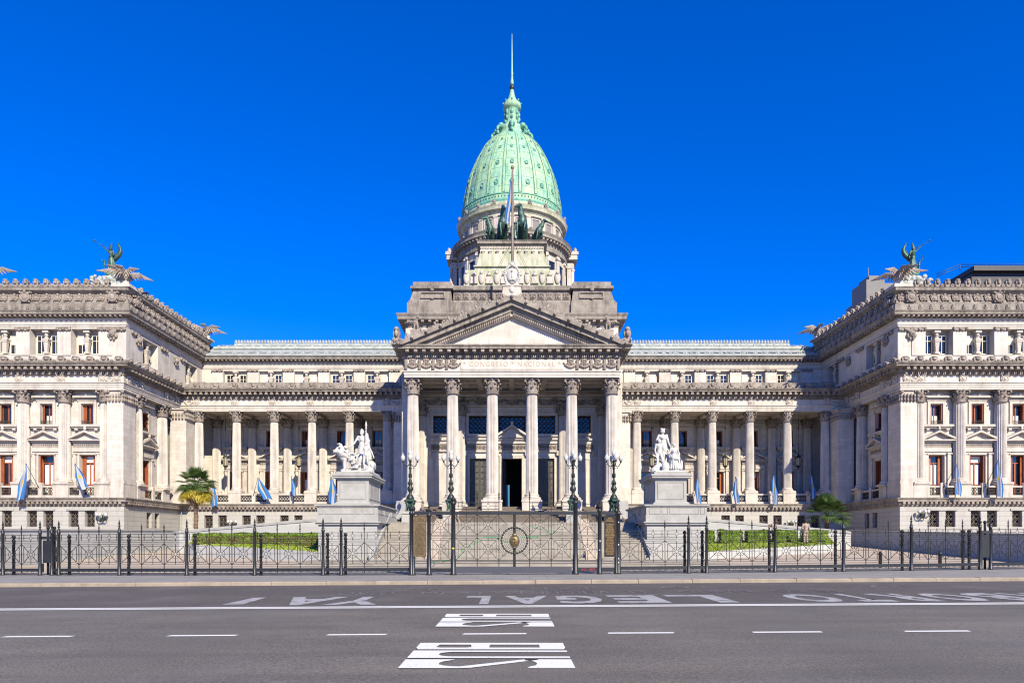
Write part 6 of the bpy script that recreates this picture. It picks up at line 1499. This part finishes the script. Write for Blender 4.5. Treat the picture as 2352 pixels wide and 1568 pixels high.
for s in(-1,1):
    A=[R(-95),R(-20),R(200)] if s==-1 else [R(-85),R(200),R(-20)]
    eagles(s*38.9,68.7,27.6,'cluster of stone eagles with spread wings on the near corner of the %s wing'%SIDE[s],A,.95)
    eagles(s*38.6,86.2,27.45,'smaller looking stone eagles at the far inner corner of the %s wing roof'%SIDE[s],[R(-90),R(-20) if s==-1 else R(200)],.95)
eagles(-52.4,68.7,27.9,'stone eagle at the left frame edge of the roofline, only a wing tip showing',[R(-60)],.95)
def victory(s):
    t=thing('bronze_angel','green bronze winged angel blowing a long trumpet on the %s wing roof'%SIDE[s],'statue',(s*42.3,72,30.05)); t.scale=(.9,.9,.9)
    k=1.55; J=sc(STAND,k,(0,0,.25)); J.update(face=(s*.75,-.5,.35)); J['haR' if s==1 else 'haL']=(s*.95,-.2,3.1); J['elR' if s==1 else 'elL']=(s*.62,-.1,2.75); J['haL' if s==1 else 'haR']=(-s*.2,-.35,1.9); J['elL' if s==1 else 'elR']=(-s*.42,-.1,2.0)
    b_=body(MB(),J,1.75,False); drape(b_,(0,0,1.95),(-s*.12,.05,.35),.26,.5,14,7); b_.cap((-s*.1,.1,1.2),(-s*.55,.25,.3),.2,.16,8); b_.ell((0,.08,2.92),(.15,.15,.15),10,8)
    blob(b_,'robed_body',M['bronze'],.028,t)
    for q in(-1,1):
        w_=MB(); pts=[]
        for j in range(12):
            u=j/11; a=R(200-190*u) if q*s<0 else R(-10+150*u*.6)
            if q*s<0: p=V(-s*(.22+.72*sin(u*PI*.78)),.35,1.75+1.65*u+(-.1*sin(u*PI)))
            else: p=V(s*(.1+.2*sin(u*PI*.9)),.4,2.1+1.3*u)
            pts.append(p)
        for j in range(11): w_.cap(pts[j],pts[j+1],.26*(1-j/14)+.06,.26*(1-(j+1)/14)+.05,8)
        for j in range(2,11):
            out=V(-s*.30,.06,-.12) if q*s<0 else V(s*.16,.06,-.1)
            w_.cap(pts[j]-out*.2,pts[j]+out*(1.1-j/14),.15,.06,6)
        for j in range(1,11): w_.cap(pts[j],pts[j]+V(s*.22 if q*s<0 else -s*.05,.05,.42),.12,.05,6)
        blob(w_,'wing',M['bronze'],.035,t)
    MB().tube([(s*.18,-.3,2.72),(s*1.0,-.22,3.15),(s*1.75,-.2,3.55)],.025,6).lathe([(.02,3.5),(.05,3.6),(.14,3.68)],8,(s*1.8,-.2)).build('trumpet',M['bronze'],t)
    b_=MB(); b_.cap((s*.45,-.4,.6),(s*.5,-.4,1.0),.13,.1); b_.ell((s*.52,-.42,1.18),.12,8,6); b_.cap((s*.52,-.4,1.0),(s*.8,-.5,1.25),.05,.04); b_.cap((s*.8,-.5,1.25),(s*.78,-.5,1.6),.04,.03); b_.cap((s*.45,-.4,.6),(s*.4,-.5,.2),.08,.06); b_.lathe([(.02,1.55),(.1,1.72)],8,(s*.78,-.5)); blob(b_,'small_child_figure',M['bronze'],.03,t)
    MB().lathe([(.55,-.45),(.62,-.2),(.55,.05),(.45,.2),(.3,.3)],16,smooth=True).build('orb_foot',M['copper2'],t)
    random.seed(13); b_=MB(); b_.box(-1.5,1.5,-.8,.8,-2.4,-1.2); 
    for k in range(34):
        u=k%9/8*2-1; row=k//9; b_.ell((u*1.7+random.uniform(-.15,.15),-.75+.15*random.random(),-1.9+row*.36+random.uniform(-.12,.12)),(random.uniform(.16,.34),.22,random.uniform(.15,.3)),7,5,(0,random.random(),0))
    for k in range(9): b_.cap((s*-(.2+.2*k),-.6,-.9),(s*-(.35+.26*k),-.7,-.35-.03*k),.12,.05,6)
    b_.ell((0,0,-.9),(1.3,.8,.5),12,8); o=blob(b_,'sculpted_car',M['crestmetal'],.05,t)
victory(-1); victory(1)
def griffin(x,s):
    b_=MB(); b_.cap((0,.3,.3),(0,-.1,.8),.28,.22,10); b_.cap((0,-.1,.85),(s*-.12,-.25,1.2),.16,.12); b_.ell((s*-.18,-.3,1.28),(.15,.14,.12),8,6); b_.cap((s*-.22,-.35,1.25),(s*-.36,-.4,1.2),.06,.04,6)
    for q in(-1,1): b_.cap((q*.15,-.15,.7),(q*.16,-.3,.05),.09,.07)
    wing(b_,(s*.1,.1,.85),(s*1,.2,0),(0,0,1),.75,7); b_.box(-.5,.5,-.5,.5,-.6,.05)
    o=blob(b_,'stone_griffin',M['ornament'],.035,None,(x,66.3,22.1)); tag(o,'seated winged stone griffin behind the %s pediment slope'%SIDE[s],'statue','griffins beside the pediment')
griffin(-9.3,-1); griffin(9.3,1)
# ---------------- chariot of bronze horses
def horse(mb,lean=0,yaw=0,o=(0,0,0),k=1.0,turn=0):
    H=MB()   # rears facing -y
    H.cap((0,.9,1.1),(0,-.1,1.9),.48,.46,14); H.ell((0,-.25,2.1),(.42,.42,.5),12,9); H.cap((0,-.3,2.25),(turn*.15,-.55,3.05),.33,.2,12); H.cap((turn*.15,-.5,2.6),(turn*.2,-.55,3.25),.22,.17,10)
    hd=V(turn*.22,-.6,3.3); H.cap(hd,hd+V(turn*.25,-.5,-.32),.17,.11,10); H.ell(hd+V(turn*.28,-.56,-.36),(.11,.11,.1),8,6)
    for q in(-1,1):
        H.cap(hd+V(q*.08,.05,.12),hd+V(q*.1,.05,.3),.05,.02,6)
        H.cap((q*.25,-.3,1.75),(q*.32,-.85,1.75),.17,.12); H.cap((q*.32,-.85,1.75),(q*.3,-.95,1.15+.2*q),.11,.07); H.cap((q*.3,-.95,1.15+.2*q),(q*.3,-.85,.95+.2*q),.08,.09)
        H.cap((q*.28,.85,1.0),(q*.3,.55,.6),.26,.15); H.cap((q*.3,.55,.6),(q*.3,.8,.3),.11,.08); H.cap((q*.3,.8,.3),(q*.3,.7,.05),.07,.08); H.ell((q*.3,.66,.05),(.1,.13,.08),6,5)
    for j in range(9): H.cap((turn*.1,-.25-.03*j,2.35+.11*j),(turn*.1,.0-.03*j,2.35+.11*j),.10,.05,6)
    H.tube([(0,1.2,1.0),(0,1.55,.9),(0,1.6,.3)],.12,6)
    mb.merge(H,Matrix.Translation(o)@Matrix.Rotation(yaw,4,'Z')@Matrix.Rotation(lean,4,'Y')@Matrix.Scale(k,4))
t=thing('bronze_chariot','green bronze four-horse chariot with standing figure on the stone pedestal before the dome','statue',(0,78.2,35.25))
b_=MB(); b_.box(-3.5,3.5,-1.6,3,0,.12); b_.ell((0,.5,.1),(3.3,2,.3),14,6); blob(b_,'ground_plate',M['darkbronze'],.06,t)
for x,le,ya,k,tu,z in ((-2.55,R(4),R(-22),1.02,-1.4,-.1),(-.95,R(-3),R(8),1.32,.2,0),(1.0,R(4),R(-6),1.36,-1.1,0),(2.6,R(12),R(18),1.0,1.2,-.1)):
    b_=MB(); horse(b_,le,ya,(x,0,z),k,tu); blob(b_,'horse',M['bronze'],.05,t)
J=sc(STAND,1.9,(.35,2.2,.8)); J.update(haR=(.95,1.9,3.9),elR=(.85,2.1,3.4)); b_=body(MB(),J,1.9,False); drape(b_,(.35,2.2,2.8),(.35,2.2,1.0),.34,.6,12,3); blob(b_,'charioteer_figure',M['bronze'],.04,t)
# ================================================================ people
def human(label,loc,rz,J,shirt,trousers,extra=None,hat=False):
    t=thing('person',label,'person',loc,rz); b_=blob(body(MB(),J,1.0),'body',M['skin'],.0115,t,smooth=1); g=lambda k:V(*J[k])
    m=MB(); pe,ch,nk=g('pelvis'),g('chest'),g('neck'); m.cap(pe+V(0,0,.0),(pe+ch)/2,.158,.15,14); m.cap((pe+ch)/2,ch,.15,.168,14); m.cap(ch,nk-(nk-ch)*.25,.155,.085,12)
    for q in 'LR': m.cap(ch+(g('sh'+q)-ch)*.3+V(0,0,.03),g('sh'+q),.105,.08); m.cap(g('sh'+q),g('el'+q),.074,.062); m.cap(g('el'+q),g('el'+q).lerp(g('ha'+q),.88),.06,.048)
    blob(m,'shirt',M[shirt],.018,b_,smooth=2); m=MB(); m.cap(pe+V(-.05,0,-.02),pe+V(.05,0,-.02),.148,.148)
    for q in 'LR': m.cap(g('hip'+q),g('kn'+q),.112,.085); m.cap(g('kn'+q),g('an'+q)+V(0,0,.0),.085,.07)
    blob(m,'trousers',M[trousers],.018,b_,smooth=2)
    m=MB(); f=V(*J.get('face',(0,-1,0))); h=g('head'); m.ell(h-f*.022+V(0,0,.03),(.09,.098,.092),12,9); m.ell(h-f*.05-V(0,0,.02),(.075,.06,.075),10,7); blob(m,'hair',M['hair'],.014,b_,smooth=1)
    m=MB()
    for q in 'LR':
        ff=V(f.x,f.y,0).normalized() if V(f.x,f.y,0).length>.1 else V(0,-1,0); a=g('an'+q); m.cap(a-ff*.04-V(0,0,.035),a+ff*.17-V(0,0,.045),.045,.038); m.cap(a,a-V(0,0,.03),.045,.05)
    blob(m,'shoes',M['shoe'],.014,b_,smooth=1); return t
J=dict(STAND); J.update(face=(.1,-1,-.25),haL=(-.16,-.28,1.0),elL=(-.27,-.02,1.13),haR=(.16,-.28,1.0),elR=(.27,-.02,1.13))
human('dark-haired person in beige uniform standing with back turned at the hedge',(21.9,50.9,1.56),PI,J,'khaki','khaki')
BEND=dict(pelvis=(0,.0,.92),chest=(0,-.33,1.02),neck=(0,-.52,1.0),head=(0,-.64,.93),face=(0,-.55,-.85),shL=(-.18,-.45,1.0),elL=(-.22,-.5,.73),haL=(-.15,-.58,.5),shR=(.18,-.45,1.0),elR=(.22,-.5,.73),haR=(.15,-.6,.48),hipL=(-.10,0,.9),knL=(-.13,-.06,.48),anL=(-.15,.06,.08),hipR=(.10,0,.9),knR=(.13,-.06,.48),anR=(.15,.06,.08),footL=(0,-1,0),footR=(0,-1,0))
human('person in beige uniform bending over behind the box hedges',(20.9,54.0,1.95),R(-75),BEND,'khaki','khaki')
human('person in pinkish shirt leaning forward on the landing of the steps',(-4.35,54.9,3.1),R(-60),BEND,'pink','khaki')
# garden hoe near hedge
t=thing('garden_rake','thin garden tool standing upright in front of the trimmed box hedges','tool',(16.6,49.4,1.15)); MB().cyl((0,0,0),(.12,.5,1.15),.018,.018,6).build('handle',M['kerb'],t); MB().box(-.25,.1,-.06,.0,-.02,.06).build('tool_head',M['darkbronze'],t)
# green hose over the steps
pts=[(-4.6,38.2,.52),(-3.9,43.0,.56),(-3.5,44.6,.75),(-3.2,45.8,1.3),(-2.6,46.3,1.45),(-2.0,47.3,1.98),(-1.0,47.2,2.0),(-.2,46.6,1.7),(.4,46.7,1.75),(.1,47.0,1.95),(.9,47.4,2.15),(2.2,47.6,2.2),(3.1,48.2,2.5),(2.2,48.6,2.7),(1.0,49.3,2.95)]
hs_=MB(); sm=[]
for i in range(len(pts)-1):
    for j in range(5):
        f=j/5; p=V(*pts[i]).lerp(V(*pts[i+1]),f); st=.5+2.6*min(16,max(0,math.floor((p.y-44.4)/.35)+1))/16 if p.y>44.4 else .5
        sm.append((p.x+.04*sin(i*3+j),p.y,st+.03))
hs_.tube(sm,.022,5); tag(hs_.build('garden_hose',M['hose']),'bright green garden hose trailing across the pale front steps','hose')
hs_=MB(); sm=[(-11.6+.25*k,37.1+.15*sin(k*1.7),.18+gz(-11)) for k in range(26)]; hs_.tube(sm,.022,5); tag(hs_.build('garden_hose',M['hose']),'green hose lying on the paving behind the railing left of the gate','hose')
# downpipe by the left palm
MB().cyl((-38.2,78.9,0),(-38.2,78.9,5.2),.07,.07,8).build('drain_pipe',plain('blue_grey_pipe',(.18,.24,.33)),B)
# bollards behind the right railing
for i,(px,h,l) in enumerate(((2082,.95,'short dark bollard on the driveway behind the right railing'),(2219,1.0,'short dark bollard farther right behind the right railing'))):
    Y=37.5; x=PX(px-60,Y); tag(MB().lathe([(.09,0),(.09,.7),(.11,.72),(.11,.78),(.09,.8),(.05,.9)],12).build('bollard',M['ironposts'],None,loc=(x,Y,.15+gz(x))),l,'bollard')
# ================================================================ buildings behind
t=thing('tower_block','plain pale grey tower block rising behind the right wing roof','building',(0,0,0))
def pxb(mb,a,b,yt,Y,d,zb=0): mb.box(PX(a,Y),PX(b,Y),Y,Y+d,zb,PZ(yt,Y))
mb=MB(); pxb(mb,1990,2032,642,170,7.2); pxb(mb,1996,2019,633,171,5); mb.build('tower',M['conc'],t)
mb=MB(); pxb(mb,2030,2075,650,178,20); mb.build('lower_volume',M['conc'],t)
MB().cyl((PX(1996+8,172),174,PZ(660,172)),(PX(2004,172),174,PZ(612,172)+.5),.12,.08,5).build('antenna',M['conc'],t)
t=thing('modern_building','dark navy flat-roofed modern building with roof railing behind the right wing','building',(0,0,0))
Y=150; mb=MB(); mb.box(PX(2232,Y),PX(2600,Y),Y,Y+12,20,PZ(618,Y)); mb.build('roof_block',M['navy'],t)
mb=MB(); mb.prism([(PX(2232,Y)-.3,PZ(626,Y)),(PX(2232,Y)-.3,PZ(615,Y)),(PX(2600,Y),PZ(615,Y)),(PX(2600,Y),PZ(626,Y))],Y-1.2,Y+13); mb.build('eave',M['navy'],t)
mb=MB()
for yy in (603,609): mb.tube([(PX(2158,Y),Y+1,PZ(yy+22,Y)),(PX(2212,Y),Y+1,PZ(yy,Y)),(PX(2700,Y),Y+1,PZ(yy,Y))],.10,5)
for px in range(2212,2650,60): mb.cyl((PX(px,Y),Y+1,PZ(618,Y)),(PX(px,Y),Y+1,PZ(603,Y)),.10,.10,5)
mb.build('roof_railing',plain('blue_railing',(.02,.07,.22)),t)
print('objects',len(bpy.data.objects))
